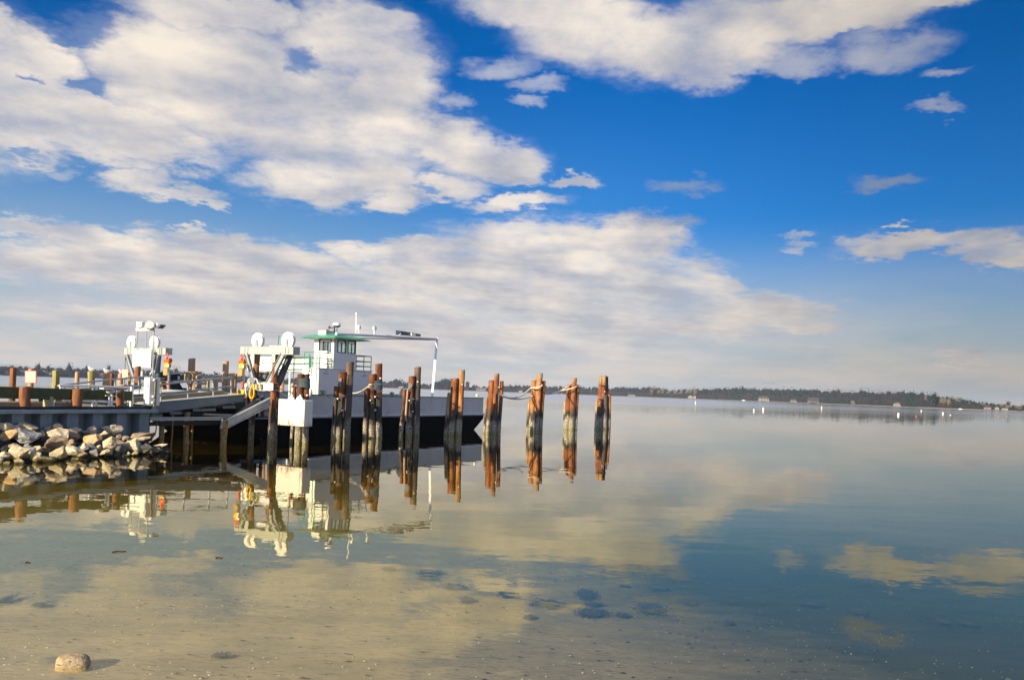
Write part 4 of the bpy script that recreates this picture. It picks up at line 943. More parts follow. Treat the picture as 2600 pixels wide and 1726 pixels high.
# ------------------------------------------------------------------ lift gantries
def gantry(s0, xl, xr, yt, yb, label, mat='beam_cream'):
    pl_ = onS(xl, yt, s0); pr_ = onS(xr, yt, s0); _, tl, zt_ = fr(pl_); _, tr, _ = fr(pr_); zt_ = 5.43; zb = zt_-.44
    root = thing('lift_gantry', label, 'gantry', F(s0, (tl+tr)/2, 0), 'lift gantries at both sides of the bridge')
    b = MB(); b.fbox(s0+.02, s0+.05, tr, tl, zb+.02, zt_-.02); b.fbox(s0, s0+.55, tr, tl, zt_-.03, zt_); b.fbox(s0, s0+.55, tr, tl, zb-.0, zb+.03); b.fbox(s0+.50, s0+.53, tr, tl, zb+.02, zt_-.02)
    b.fbox(s0+.06, s0+.50, tr+.004, tr+.04, zb+.03, zt_-.03)
    b.build('cross_beam', mat, root)
    for f_ in (.09, .15, .86, .92): 
        t_ = tl+(tr-tl)*f_; MB().fbox(s0-.012, s0+.02, t_-.018, t_+.018, zb+.03, zt_-.03).build('stiffener', 'galv', root)
    return root, tl, tr, zt_, zb
def reel(root, s0, t, zt_, r=.46):
    b = MB(); c = F(s0+.2, t, zt_+r*.78); n = 28
    b.cyl(c-E1*.09, c-E1*.05, r, n=n); b.cyl(c+E1*.05, c+E1*.09, r, n=n); b.cyl(c-E1*.05, c+E1*.05, r*.9, n=n); o = b.build('cable_reel', 'white_clean', root, True)
    MB().cyl(c-E1*.14, c+E1*.12, .09, n=12).build('hub', 'galv', o, True)
    b = MB(); b.prism([c-E1*.13-E2*.10-EZ*(r*.78), c-E1*.13+E2*.10-EZ*(r*.78), c-E1*.13+E2*.05+EZ*.05, c-E1*.13-E2*.05+EZ*.05], -E1*.03); b.build('bearing_bracket', 'galv', o)
    MB().cyl(c-E1*.095+EZ*(r*.6)+E2*.05, c-E1*.085+EZ*(r*.6)+E2*.05, .03, n=8).build('lug', 'fishing_orange', o)
gB, tlB, trB, zB, zbB = gantry(7.0, 610, 744, 880, 897, 'near lift gantry with two white cable wheels, hanging box on its right')
reel(gB, 7.0, fr(onS(655, 878, 7.2))[1], zB, .44); reel(gB, 7.0, fr(onS(732, 880, 7.2))[1], zB, .46)
b = MB(); b.tube([onS(664, 850, 7.4), onS(725, 850.5, 7.4)], .025); b.build('top_rail', 'galv', gB, True); MB().tube([onS(706, 876, 7.4), onS(708, 850, 7.4)], .035).build('top_rail_post', 'green_paint', gB, True)
MB().fbox(7.0, 7.5, fr(onS(684, 877, 7))[1]-1.3, fr(onS(684, 877, 7))[1], zB, zB+.05).build('top_plate', 'white_clean', gB)
def hleg(root, s, p0, p1, w=.22, mat='galv'):
    a_, c_ = onS(*p0, s), onS(*p1, s); d = (c_-a_).normalized(); e = E1; n_ = d.cross(e).normalized(); b = MB(); L = (c_-a_).length; m = (a_+c_)/2
    b.box(m, L, .02, w, d, e, n_); b.box(m+n_*w/2, L, .16, .022, d, e, n_); b.box(m-n_*w/2, L, .16, .022, d, e, n_); return b.build('leg', mat, root)
hleg(gB, 7.0, (626, 898), (645, 970), .22); hleg(gB, 7.05, (719, 899), (679, 977), .30); hleg(gB, 7.6, (738, 899), (706, 975), .34, 'galv_dark')
b = MB(); z_a = onS(666, 973, 7.).z; tt0 = fr(onS(645, 980, 7.))[1]; tt1 = fr(onS(697, 980, 7.))[1]
b.fbox(6.9, 6.93, tt1, tt0, z_a-.36, z_a+.02); b.fbox(6.85, 7.25, tt1, tt0, z_a+.02, z_a+.05); b.fbox(6.85, 7.25, tt1, tt0, z_a-.39, z_a-.36); b.build('lower_beam', 'hull_grey', gB)
for x in (652, 661): MB().cyl(onS(x, 987, 6.78), onS(x, 975, 6.78), .10, n=12).build('motor_housing', 'timber_yellow', gB, True)
for (x0_, y0_, x1_) in ((636, 897, 646), (690, 899, 699)): MB().prism([onS(x0_, y0_, 6.95), onS(x1_, y0_, 6.95), onS(x1_-1, y0_+20, 6.95), onS(x0_+1.5, y0_+22, 6.95)], E1*.04).build('pile_bracket', 'beam_cream', gB)
b = MB(); b.fbox(7.3, 8.0, fr(onS(667, 905, 7.3))[1], fr(onS(691, 905, 7.3))[1], 4.55, 4.62); b.prism([onS(665, 907.5, 7.3), onS(689, 908, 7.3), onS(689, 915, 7.3), onS(669, 915, 7.3)], E1*.3); b.build('flood_lamp_box', 'white_clean', gB)
b = MB(); b.bar(onS(656, 920, 7.3), onS(692, 921, 7.3), .05); b.bar(onS(654, 931, 7.3), onS(668, 922, 7.3), .03); b.build('tie_rod', 'galv_dark', gB)
for i, (x1, y1, x0, s, wp, mt, lab) in enumerate(((653, 899, 637, 7.35, 15, 'pile_orange', 'left timber pile standing under the near gantry beam'), (701, 900, 685, 7.2, 15.5, 'pile_orange', 'right rust red timber pile of the near gantry'),
      (706, 960, 699, 7.9, 10, 'pile_dark', 'dark pile close behind the right gantry pile'), (668, 1003, 664, 9.0, 9, 'pile_grey', 'short grey pile in the dark gap below the gantry'))):
    top = onS(x1, y1, s); Y = top.y; bot = P(x0, horizon_y(x0)+CAMH*FOC/Y, Y); bot.z = 0; dd = (top-bot).normalized()
    pile_mesh(bot-dd*1.2, top, wp*Y/FOC/2, 400+i, .07).build('gantry_pile', mt, None, True); tag(C.objects[-1], lab, 'pile', 'piles under the near gantry')
    if i == 0: P0a = (bot, top)
tag(MB().ball(onS(672, 958, 7.9), .30, .25, .26, 9, 6).add([], []).build('rubber_bundle', 'grey_wrap', None), 'grey bundle wedged between gantry leg and piles', 'bundle')
tag(MB().bar(onS(655, 953, 8.2), onS(690, 956, 8.2), .4, .38).build('rubber_fender', 'black_rubber', None, bevel=.06), 'black rubber fender behind the near gantry frame', 'fender')
# yellow hose loop on gantry B
hz = [onS(x, y, 6.75) for x, y in ((643, 975), (637, 985), (634, 998), (634, 1006), (638, 1013), (641, 1012), (645, 1003), (645, 990), (644, 975))]
tag(MB().tube(hz, .05, 7).build('yellow_hose', 'yellow', None, True), 'bright yellow hose looping below the near gantry machinery', 'hose')
wn = thing('winch', 'small pulley winch with pipe hoops on the near gantry ledge', 'winch', onS(640, 985, 6.6))
MB().cyl(onS(640, 965, 6.6), onS(640, 965, 6.75), .17, n=14).build('pulley', 'galv', wn, True)
b = MB(); b.tube([onS(x, y, 6.7) for x, y in ((629, 972), (630, 964), (636, 960), (643, 962))], .03); b.tube([onS(x, y, 6.7) for x, y in ((645, 962), (651, 962), (654, 968), (654, 974))], .035); b.build('pipe_hoop', 'white_clean', wn, True)
MB().ball(onS(626, 979, 6.7), .12, .12, .15).build('valve', 'white_clean', wn, True)
b = MB(); b.tube([onS(x, y, 6.7) for x, y in ((624, 982), (624, 995), (626, 1003), (624, 1012), (625, 1024), (626, 1032))], .06); b.build('pipe', 'galv', wn, True)
MB().ball(onS(623, 1012, 6.65), .08).build('red_knob', 'orange', wn, True)
def hoist(s, dx, dy, k, label, px0):
    """chain hoist hanging from a gantry end; px0 list anchors of the near one"""
    q = lambda x, y, ds=0.: onS(px0[0]+(x-614)*k, px0[1]+(y-905)*k, s+ds)
    root = thing('chain_hoist', label, 'hoist', q(612, 1000), 'chain hoists hanging from the gantries')
    c = q(614, 905); R_ = .10*k*1.0
    MB().tube([c+E2*(.09*math.cos(a_))+EZ*(.13*math.sin(a_)) for a_ in [i*2*math.pi/12 for i in range(13)]], .035, 6).build('top_hook', 'orange', root, True)
    MB().bar(q(614, 909), q(613, 914), .10).build('shank', 'orange', root)
    MB().prism([q(604, 916), q(612, 914), q(618, 911), q(619, 918), q(616, 924), q(608, 926), q(605, 923)], E1*.28).build('hoist_body', 'orange', root, bevel=.02)
    o = MB().box(q(616.5, 929.5, -.12), .34, .33, .33).build('motor_cover', 'yellow', root, bevel=.06)
    MB().box(q(616.5, 930, -.30), .012, .15, .16).build('label_plate', 'white_clean', o)
    b = MB(); b.prism([q(604, 937), q(615, 937), q(614, 954), q(609, 956), q(603, 954)], E1*.2); b.build('chain_bag', 'yellow_dull', root, bevel=.03)
    for x, y0, y1 in ((618, 938, 990), (621, 938, 988)):
        b = MB(); n = 22
        for i in range(n):
            a_ = q(x, y0+(y1-y0)*i/n); e_ = q(x, y0+(y1-y0)*(i+.75)/n); b.bar(a_, e_, .05 if i % 2 else .025, .025 if i % 2 else .05)
        b.build('chain', 'chain', root)
    MB().prism([q(612, 969), q(616, 969), q(616, 982), q(614, 988), q(612, 984)], E1*.1).build('pendant_control', 'orange', root)
    MB().tube([q(613, 955), q(612, 963), q(614, 970)], .02).build('cable', 'black_rubber', root)
    MB().prism([q(611, 989), q(620, 989), q(618, 1000), q(612, 1001)], E1*.2).build('hook_block', 'yellow', root, bevel=.015)
    b = MB(); b.tube([q(614.5, 1001), q(614, 1006), q(617, 1010), q(615, 1014), q(612, 1012)], .035); b.bar(q(614, 1004), q(614, 1022), .05); b.build('lower_hook', 'chain', root)
    return root
hoist(6.8, 0, 0, 1.0, 'orange and yellow chain hoist hanging left of the near gantry', (614, 905))
# far gantry
gA, tlA, trA, zA, zbA = gantry(8.7, 315, 420, 883, 900, 'far lift gantry with two cable wheels, blank board and floodlights above')
reel(gA, 8.7, fr(onS(335, 880, 8.9))[1], zA, .46); reel(gA, 8.7, fr(onS(393, 880, 8.9))[1], zA, .46)
MB().tube([onS(340, 859, 9.1), onS(390, 857, 9.1)], .025).build('top_rail', 'galv', gA, True)
hleg(gA, 8.7, (322, 903), (344, 972), .26); hleg(gA, 8.7, (400, 902), (388, 968), .26); hleg(gA, 9.2, (404, 902), (398, 975), .26, 'galv_dark')
b = MB(); z_b = onS(365, 972, 8.7).z; b.fbox(8.6, 8.9, fr(onS(336, 972, 8.7))[1], fr(onS(400, 972, 8.7))[1], z_b-.35, z_b); b.build('lower_beam', 'galv', gA)
bd_ = thing('blank_board', 'blank square white board hung on the far gantry beam', 'board', onS(360, 932, 8.3))
_, tb0, zb0 = fr(onS(335.5, 932, 8.3)); _, tb1, zb1 = fr(onS(384, 887, 8.3)); MB().fbox(8.3, 8.36, tb1, tb0, zb0, zb1).build('panel', 'white_clean', bd_, bevel=.01)
for q_t in (tb0-.2, tb1+.2): MB().bar(F(8.34+.2, q_t, zb0), F(8.34+.2, q_t, zb1+.1), .06).build('back_strut', 'galv', bd_)
lt = thing('floodlight_mast', 'three floodlights on a thin pipe frame above the far gantry', 'floodlights', onS(370, 885, 8.2))
for x0, y0, x1, y1, r in ((346, 886, 349, 840, .04), (371, 886, 371.8, 840, .035), (388, 960, 391, 836, .045)): MB().cyl(onS(x0, y0, 8.2), onS(x1, y1, 8.2), r, n=8).build('pipe_leg', 'galv', lt, True)
b = MB(); zz0 = onS(370, 839.5, 8.2).z; zz1 = onS(370, 831, 8.2).z; t0_ = fr(onS(346, 835, 8.2))[1]; t1_ = fr(onS(392, 835, 8.2))[1]; b.fbox(8.17, 8.23, t1_, t0_, zz0, zz1); b.build('cross_plate', 'white_paint', lt)
MB().prism([onS(346, 831, 8.0), onS(345.5, 817, 8.0), (onS(360.5, 817, 8.0)), (onS(358.5, 830, 8.0))], E1*.25).build('floodlight', 'white_clean', lt, bevel=.02)
MB().cyl(onS(377, 828, 8.15), onS(380, 824, 7.7), .22, .26, 16).build('floodlight', 'white_clean', lt, True)
o_ = MB().prism([onS(390, 828, 8.1), onS(392, 821, 8.1), onS(398, 820, 8.1), onS(401, 823, 8.1), onS(394, 833, 8.1)], E1*.35).build('floodlight', 'white_clean', lt, bevel=.02)
MB().prism([onS(401, 823, 8.05), onS(408.5, 824, 8.05), onS(400, 833.5, 8.05), onS(394.5, 833, 8.05)], E1*.4).build('lamp_glass_panel', 'galv_dark', o_)
hoist(8.4, 0, 0, 1.0, 'orange and yellow chain hoist hanging at the right end of the far gantry', (424, 903))
# machinery on the far gantry ledge
mc_ = thing('gantry_machinery', 'grey box and pipe fittings on the ledge of the far gantry', 'machinery', onS(365, 960, 8.4))
MB().box(onS(361, 950, 8.4), .3, .42, .42).build('junction_box', 'hull_grey', mc_, bevel=.02); MB().box(onS(347, 951, 8.6), .3, .3, .36).build('motor', 'pile_dark', mc_, bevel=.03)
b = MB(); b.tube([onS(370, 944, 8.4), onS(374, 952, 8.4), onS(380, 949, 8.4), onS(385, 956, 8.4)], .05); b.tube([onS(343, 965, 8.4), onS(350, 972, 8.4), onS(357, 968, 8.4)], .06); b.build('pipe', 'galv_dark', mc_, True)
for x, y in ((386.5, 944), (383, 948), (386, 958), (327, 944)): MB().ball(onS(x, y, 8.3), .07).build('round_light', 'bolt_white', mc_, True)
# yellow float near far gantry
tag(MB().lathe(onS(406, 992, 8.2), [(.10, 0), (.16, .1), (.16, .45), (.09, .55)], 12).build('yellow_drum', 'yellow', None, True), 'yellow plastic drum at the foot of the far gantry', 'drum')
tag(MB().cyl(onS(411.5, 989, 8.0), onS(417, 989, 8.0), .16, n=12).build('brass_roller', 'yellow_dull', None, True), 'brownish yellow roller beside the yellow drum', 'roller')

# counterweight boxes
cw = thing('counterweight_box', 'rust streaked cream counterweight box hanging beside the near gantry', 'counterweight', onS(740, 1080, 6.3))
_, ta, za = fr(onS(704.5, 1078.5, 6.3)); _, tb2, zb2 = fr(onS(773.5, 1013.5, 6.3))
MB().fbox(6.3, 6.95, tb2, ta, za, zb2-.05).build('box', 'white_box', cw, bevel=.03)
MB().fbox(6.275, 6.3, tb2+.16, ta-.16, za+.10, zb2-.16).build('front_panel', 'white_box', cw, bevel=.008)
for x in (739.5, 760.5):
    c = onS(x, 1017, 6.5); MB().cyl(c-E1*.03, c+E1*.05, .24, n=24).build('lifting_lug', 'white_clean', cw, True)
MB().cyl(onS(760.5, 1011, 6.44), onS(760.5, 1011, 6.46), .035, n=8).build('lug_hole', 'black_rubber', cw)
sh = thing('cable_shackle', 'weathered cable clamp joining the wire to the counterweight box', 'shackle', onS(742, 1010, 6.5))
MB().ball(onS(743, 978, 6.5), .12, .1, .13).build('socket', 'timber_yellow', sh, True); MB().cyl(onS(741.5, 1012, 6.5), onS(742.5, 984, 6.5), .09, .06, 10).build('clamp', 'rope', sh, True); MB().cyl(onS(742, 1000, 6.42), onS(742.5, 994, 6.42), .06, n=8).build('orange_tag', 'orange', sh)
rope([onS(746.5, 886, 7.1), onS(744, 980, 6.5)], .022, 'rope_dark', 'thin wire running from the near gantry wheel down to the box', 'wire', 'gantry wires')
rope(sag(onS(708, 985, 7.0), onS(741, 993, 6.5), .08), .03, 'rope_dark', 'upper dark cable sagging from gantry to the shackle', 'cable', 'gantry wires')
rope(sag(onS(706, 990, 7.0), onS(742, 1006, 6.5), .12), .025, 'rope_dark', 'lower dark cable sagging from gantry to the shackle', 'cable', 'gantry wires')
rope([onS(318.5, 905, 8.6), onS(316, 975, 8.6)], .02, 'rope_dark', 'thin wire hanging from the left end of the far gantry', 'wire', 'gantry wires')

# ------------------------------------------------------------------ boat with black canopy beyond
bt = thing('canopied_boat', 'dark boat with black canvas canopy moored beyond the bridge', 'boat', onT(448, 1000, 12.5))
tb3 = 12.3
MB().prism([onT(424, 1003, tb3), onT(472, 999, tb3), onT(480, 985, tb3), onT(424, 986, tb3)], E2*2.2).build('hull', 'hull_black', bt, bevel=.05)
b = MB(); b.prism([onT(426, 988, tb3), onT(427, 972, tb3), onT(456, 970, tb3), onT(465, 986, tb3)], E2*2.0); b.build('canvas_side', 'dark_canvas', bt, bevel=.04)
b = MB(); b.prism([onT(424, 968, tb3), onT(426, 948, tb3), onT(432, 945.5, tb3), onT(452, 947, tb3), onT(460, 951, tb3), onT(456, 968, tb3)], E2*1.9); b.build('canopy', 'dark_canvas', bt, bevel=.05)
b = MB(); b.prism([onT(457, 966, tb3-.01), onT(460, 951, tb3-.01), onT(474, 950, tb3-.01), onT(470, 966, tb3-.01)], E2*1.6); b.build('windscreen', 'blue_grey_glass', bt, bevel=.02)
MB().prism([onT(451, 963, tb3-.05), onT(451, 954.5, tb3-.05), onT(456, 954.5, tb3-.05), onT(456, 963, tb3-.05)], -E2*.02).build('white_vent', 'white_clean', bt)

# ------------------------------------------------------------------ ferry
fe = thing('cable_ferry', 'white double ended car ferry with green trim and small wheelhouse', 'ferry', F(20, 6.4, 0))
TN, TF, S0, S1 = 1.9, 11.0, 7.6, 33.5
ZB, ZT = 1.24, 2.74
# black lower hull with raked ends
b = MB(); poly = [F(S0, TN, ZB), F(S1, TN, ZB), F(S1, TN, .95), F(S1-.9, TN, .35), F(S1-2.4, TN, -.6), F(S0+2.4, TN, -.6), F(S0+.8, TN, .35), F(S0, TN, .8)]
b.prism(poly, E2*(TF-TN)); b.build('hull', 'hull_black', fe)
b = MB(); b.fbox(S0-.05, S1+.04, TN-.10, TF+.1, ZB-.03, ZB+.05); b.build('rub_rail', 'cap_steel', fe, bevel=.01)
b = MB(); b.fbox(S0, S1, TN+.02, TF-.02, ZB+.05, ZB+.10); b.build('deck', 'black_rubber', fe)
def bul(s0, s1, t, th=.07): 
    o = MB().fbox(s0, s1, t, t+th, ZB+.05, ZT-.05).build('bulwark', 'hull_grey', fe); MB().fbox(s0-.02, s1+.02, t-.05, t+th+.05, ZT-.05, ZT).build('cap_rail', 'green_paint', o); return o
bl = bul(12.4, 33.4, TN); bul(9.0, 33.4, TF-.07)
MB().prism([F(12.4, TN, ZB+.06), F(12.4, TN, ZT-.06), F(12.25, TN+.5, ZT-.06), F(11.9, TN+.5, ZB+.06)], E1*.05).build('bulwark_end', 'hull_grey', fe)
b = MB(); s = 12.5
R = random.Random(3)
while s < 33.2:                                            # weathered white strake in broken lengths above the black
    l = R.uniform(.5, 1.6); b.fbox(s, min(s+l, 33.3), TN-.10, TN-.02, ZB+.055, ZB+.155); s += l+R.uniform(.04, .12)
b.build('white_strake', 'white_bright', fe)
MB().fbox(22.9, 23.3, TN-.06, TN, ZB+.2, ZB+.52).build('hull_bracket', 'white_clean', fe)
for s in (14.1, 15.9): MB().fbox(s, s+.2, TN-.09, TN-.03, ZB+.06, ZB+.16).build('scupper', 'galv_dark', fe)
# end ramps
for (sa, sb_, zz) in ((S0-2.3, S0+.1, 1.42), (S1-.1, S1+1.0, 1.3)):
    MB().prism([F(sa, 2.4, zz-.1), F(sb_, 2.4, 1.25), F(sb_, 2.4, 1.33), F(sa, 2.4, zz)], E2*8.0).build('end_ramp', 'black_rubber', fe, bevel=.01)
MB().bar(F(S0-2.9, 2.2, 1.52), F(S0-.2, 2.2, 1.42), .10, .12).build('ramp_edge', 'white_paint', fe)
MB().fbox(8.5, 8.62, 2.2, TF-.3, ZB+.1, 2.62).build('shade_screen', 'hull_black', fe, bevel=.01)  # black sheet added for the shaded gap here, hides the far bulwark
# lower deckhouse
LZ = 4.42; ls0, ls1, lt1 = 13.28, 18.55, 3.4
dh = MB().fbox(ls0, ls1, TN+.03, lt1, ZT-.0, LZ).build('deckhouse', 'white_clean', fe, bevel=.02)
MB().fbox(ls0+.05, ls1-.05, TN+.09, lt1-.05, ZB+.1, ZT).build('deckhouse_base', 'white_paint', fe)
b = MB(); b.fbox(ls0-.07, ls1+.07, TN-.03, lt1+.07, LZ, LZ+.05); b.build('deckhouse_roof', 'white_paint', dh)
# stairs side (sunlit end): ladder rungs / louvres
tl1 = fr(onS(785, 960, ls0))[1]
b = MB(); b.fbox(ls0+.3, ls0+.36, lt1, tl1, ZB+.1, LZ); b.build('stair_panel', 'white_clean', fe)
st = MB()
for i in range(10): z = ZT-.9+i*.27; st.fbox(ls0-.16, ls0+.28, lt1-.75, tl1+.02, z, z+.03)
st.build('stair_treads', 'white_paint', fe)
# green ladder rails
b = MB(); x0t = fr(onS(802, 960, ls0-.12))[1]
b.tube([onS(801.5, 1000, ls0-.2), onS(804, 940, ls0-.2), onS(805, 898, ls0-.2)], .03); b.tube([onS(784, 950, ls0-.2), onS(786, 900, ls0-.2)], .045); b.build('ladder_rail', 'green_paint', fe, True)
# wheelhouse
cs0, cs1, ct0, ct1 = 14.63, 16.80, TN+.02, 3.70; CZ0, CZ1 = LZ+.05, 6.56
def wallwith(b, o, ex, L, z0, z1, wins, nrm, th=.05):
    """wall panel with rectangular openings: wins = (x0, x1, za, zb)"""
    xs = sorted({0, L, *[w_[0] for w_ in wins], *[w_[1] for w_ in wins]}); za = wins[0][2] if wins else z0; zb = wins[0][3] if wins else z0
    def bx(xa, xb, a_, c_):
        if xb-xa > 1e-4 and c_-a_ > 1e-4: b.box(o+ex*((xa+xb)/2)+EZ*((a_+c_)/2)-nrm*th/2, xb-xa, th, c_-a_, ex, nrm)
    if not wins: bx(0, L, z0, z1); return
    bx(0, L, z0, za); bx(0, L, zb, z1)
    for xa, xb in zip(xs, xs[1:]):
        if not any(abs(xa-w_[0]) < 1e-6 for w_ in wins): bx(xa, xb, za, zb)
wz0, wz1 = onT(880, 893, TN).z, onT(880, 862, TN).z
wz0 = 5.56; wz1 = 6.40
near_w = [(fr(onT(857.5, 880, TN))[0]-cs0, fr(onT(878.5, 880, TN))[0]-cs0), (fr(onT(884, 880, TN))[0]-cs0, fr(onT(904, 880, TN))[0]-cs0)]
ex_ = cs1-cs0
near_w = [(max(.18, a_), min(c_, ex_-.08)) for a_, c_ in near_w]
left_w = [(ct1-fr(onS(810, 880, cs0))[1], ct1-fr(onS(841.5, 880, cs0))[1])]
w_ = MB()
zo = F(cs0, ct0, 0); wallwith(w_, zo, E1, ex_, CZ0, CZ1, [(a_, c_, wz0, wz1) for a_, c_ in near_w], -E2)
wallwith(w_, F(cs0, ct1, 0), -E2, ct1-ct0, CZ0, CZ1, [(a_, c_, wz0, wz1) for a_, c_ in left_w], -E1)
wallwith(w_, F(cs1, ct1, 0), -E2, ct1-ct0, CZ0, CZ1, [(.12, ct1-ct0-.12, wz0, wz1)], E1)
wallwith(w_, F(cs0, ct1, 0), E1, ex_, CZ0, CZ1, [(.12, 1.02, wz0, wz1), (1.12, ex_-.10, wz0, wz1)], E2)
wh = w_.build('wheelhouse', 'white_clean', fe)
MB().fbox(cs0, cs1, ct0+.06, ct1-.06, CZ0, CZ0+.6).build('console', 'galv', fe)
MB().fbox(cs0+.15, cs0+.35, ct1-.75, ct1-.6, CZ0+.6, wz1+.02).build('wheel_pillar', 'timber', fe)
def window(o, ex, xa, xb, nrm, muntin=None, rad=.07):
    fr_ = MB(); W_ = xb-xa; t = .035
    def bx(x0, x1, z0, z1): fr_.box(o+ex*((x0+x1)/2)+EZ*((z0+z1)/2)+nrm*.006, x1-x0, .05, z1-z0, ex, nrm)
    bx(xa, xb, wz0, wz0+t); bx(xa, xb, wz1-t*1.4, wz1); bx(xa, xa+t, wz0+t, wz1-t*1.4); bx(xb-t, xb, wz0+t, wz1-t*1.4)
    bx(xa+t, xb-t, wz1-t*1.4-.13, wz1-t*1.4-.10)
    for m_ in (muntin or []): bx(xa+W_*m_-.02, xa+W_*m_+.02, wz0+t, wz1-t*1.4-.13)
    for cx, cz in ((xa+t, wz0+t), (xb-t, wz0+t), (xa+t, wz1-t*1.4), (xb-t, wz1-t*1.4)): fr_.cyl(o+ex*cx+EZ*cz-nrm*.018, o+ex*cx+EZ*cz+nrm*.030, .045, n=8)
    f_ = fr_.build('window', 'black_rubber', fe)
    MB().box(o+ex*((xa+xb)/2)+EZ*((wz0+wz1)/2)-nrm*.03, W_-.01, .006, wz1-wz0-.01, ex, nrm).build('pane', 'glass', f_)
for a_, c_ in near_w: window(zo, E1, a_, c_, -E2, [.5])
for a_, c_ in left_w: window(F(cs0, ct1, 0), -E2, a_, c_, -E1, [.33, .7])
window(F(cs1, ct1, 0), -E2, .12, ct1-ct0-.12, E1, [.5]); window(F(cs0, ct1, 0), E1, .12, 1.02, E2); window(F(cs0, ct1, 0), E1, 1.12, ex_-.10, E2)
# flared green roof
def roof():
    b = MB(); o_ = .68; z0, z1 = 6.50, 6.71; lo = [(cs0-o_, ct0-o_), (cs1+o_, ct0-o_), (cs1+o_, ct1+o_), (cs0-o_, ct1+o_)]; hi = [(cs0-.05, ct0-.05), (cs1+.05, ct0-.05), (cs1+.05, ct1+.05), (cs0-.05, ct1+.05)]
    b.v = [F(*p_, z0) for p_ in lo]+[F(*p_, z1) for p_ in hi]+[F(*p_, z0-.025) for p_ in lo]
    b.f = [(0, 1, 5, 4), (1, 2, 6, 5), (2, 3, 7, 6), (3, 0, 4, 7), (4, 5, 6, 7), (0, 1, 9, 8), (1, 2, 10, 9), (2, 3, 11, 10), (3, 0, 8, 11)]
    rf = b.build('roof', 'roof_green', fe)
    b = MB(); b.v = [F(*p_, z0-.03) for p_ in [(cs0-o_+.03, ct0-o_+.03), (cs1+o_-.03, ct0-o_+.03), (cs1+o_-.03, ct1+o_-.03), (cs0-o_+.03, ct1+o_-.03)]]+[F(*p_, z0-.10) for p_ in [(cs0-.02, ct0-.02), (cs1+.02, ct0-.02), (cs1+.02, ct1+.02), (cs0-.02, ct1+.02)]]
    b.f = [(0, 1, 5, 4), (1, 2, 6, 5), (2, 3, 7, 6), (3, 0, 4, 7)]; b.build('soffit', 'white_clean', rf)
    MB().fbox(cs0+.1, cs0+1.2, ct1-.9, ct1-.2, z1+.0, z1+.30).build('roof_locker', 'white_paint', fe, bevel=.02)
roof()
zr = 6.71
rd_ = MB(); pr = onT(854, 850, 2.8); prs, prt, _ = fr(pr)
rd_.cyl(F(prs, prt, zr), F(prs, prt, zr+.62), .06, n=10); rdo = rd_.build('radar_mast', 'white_clean', fe, True)
MB().lathe(F(prs, prt, zr+.58), [(.10, 0), (.22, .04), (.27, .12), (.27, .20), (.23, .29), (.12, .33), (.02, .34)], 20).build('radar_dome', 'white_clean', rdo, True)
MB().lathe(F(prs, prt, zr+.575), [(.09, 0), (.23, .045), (.272, .115), (.2, .115)], 20).build('dome_base', 'panel_blue', rdo, True)
for (x, y, l) in ((839, 831.5, .28), (834, 842, .36)):
    a_ = onT(x+11, y+1, 2.8); c_ = onT(x, y, 2.8); hb = MB(); hb.cyl(a_, c_, .02, .035, 8); d_ = (c_-a_).normalized(); hb.cyl(c_, c_+d_*.10, .04, .11 if l < .3 else .16, 12); hb.build('horn', 'brown_horn', fe, True)
b = MB(); b.cyl(onT(849, 848, 2.8), onT(849.5, 831, 2.8), .04, n=8); b.ball(onT(849, 841, 2.8), .07); b.build('horn_mast', 'brown_horn', fe, True)
an = MB(); an.cyl(onT(903.5, 850, 2.4), onT(905, 798, 2.4), .045, .035, 8); an.cyl(onT(905, 799, 2.4), onT(905.1, 793.5, 2.4), .075, .06, 8); an.build('antenna', 'white_clean', fe, True)
for x, y in ((911, 847), (951, 849)):
    b = MB(); b.cyl(onT(x, y, 2.2), onT(x+.5, y-13, 2.2), .07, .05, 8); b.box(onT(x+.5, y-15, 2.2), .2, .2, .2); b.box(onT(x+.5, y-19, 2.2), .14, .14, .12); o = b.build('navigation_light', 'white_clean', fe)
# gallows boom over the car deck
pk = onT(1110, 857, 2.05); bs = onT(1097, 1007, 1.98); pkz = pk.z; ps, pt_, _ = fr(pk)
gb = MB(); gb.cyl(F(cs0+.15, ct0+.02, zr+.08), F(ps, pt_, pkz-.10), .10, n=12); gb.cyl(F(cs1-.3, ct1, zr-.02), F(ps-.2, pt_+.12, pkz-.16), .075, n=12); gb.build('boom', 'white_bright', fe, True)
pq = F(ps, pt_, pkz); b = MB(); b.v = [Vector((c_[0]+i*.085, c_[1]+j*.085, c_[2])) for c_ in ((bs.x, bs.y, ZT), (pq.x, pq.y, pkz)) for i, j in ((-1, -1), (1, -1), (1, 1), (-1, 1))]
b.f = [(3, 2, 1, 0), (4, 5, 6, 7), (0, 1, 5, 4), (1, 2, 6, 5), (2, 3, 7, 6), (3, 0, 4, 7)]; b.build('boom_post', 'white_bright', fe)
b = MB(); sp_ = [onT(1018.5, 840, 2.3), onT(1068.5, 848.5, 2.3), onT(1068, 854.5, 2.3), onT(1018, 851, 2.3)]; b.prism(sp_, E2*.5+EZ*.05); b.build('solar_panel', 'panel_blue', fe)
b = MB(); b.bar(onT(1044, 853, 2.25), onT(1046, 846, 2.25), .06); b.bar(onT(1010, 853, 2.25), onT(1018, 847, 2.3), .04); b.box(onT(1049, 849, 2.2), .5, .1, .16); b.build('panel_bracket', 'white_clean', fe)
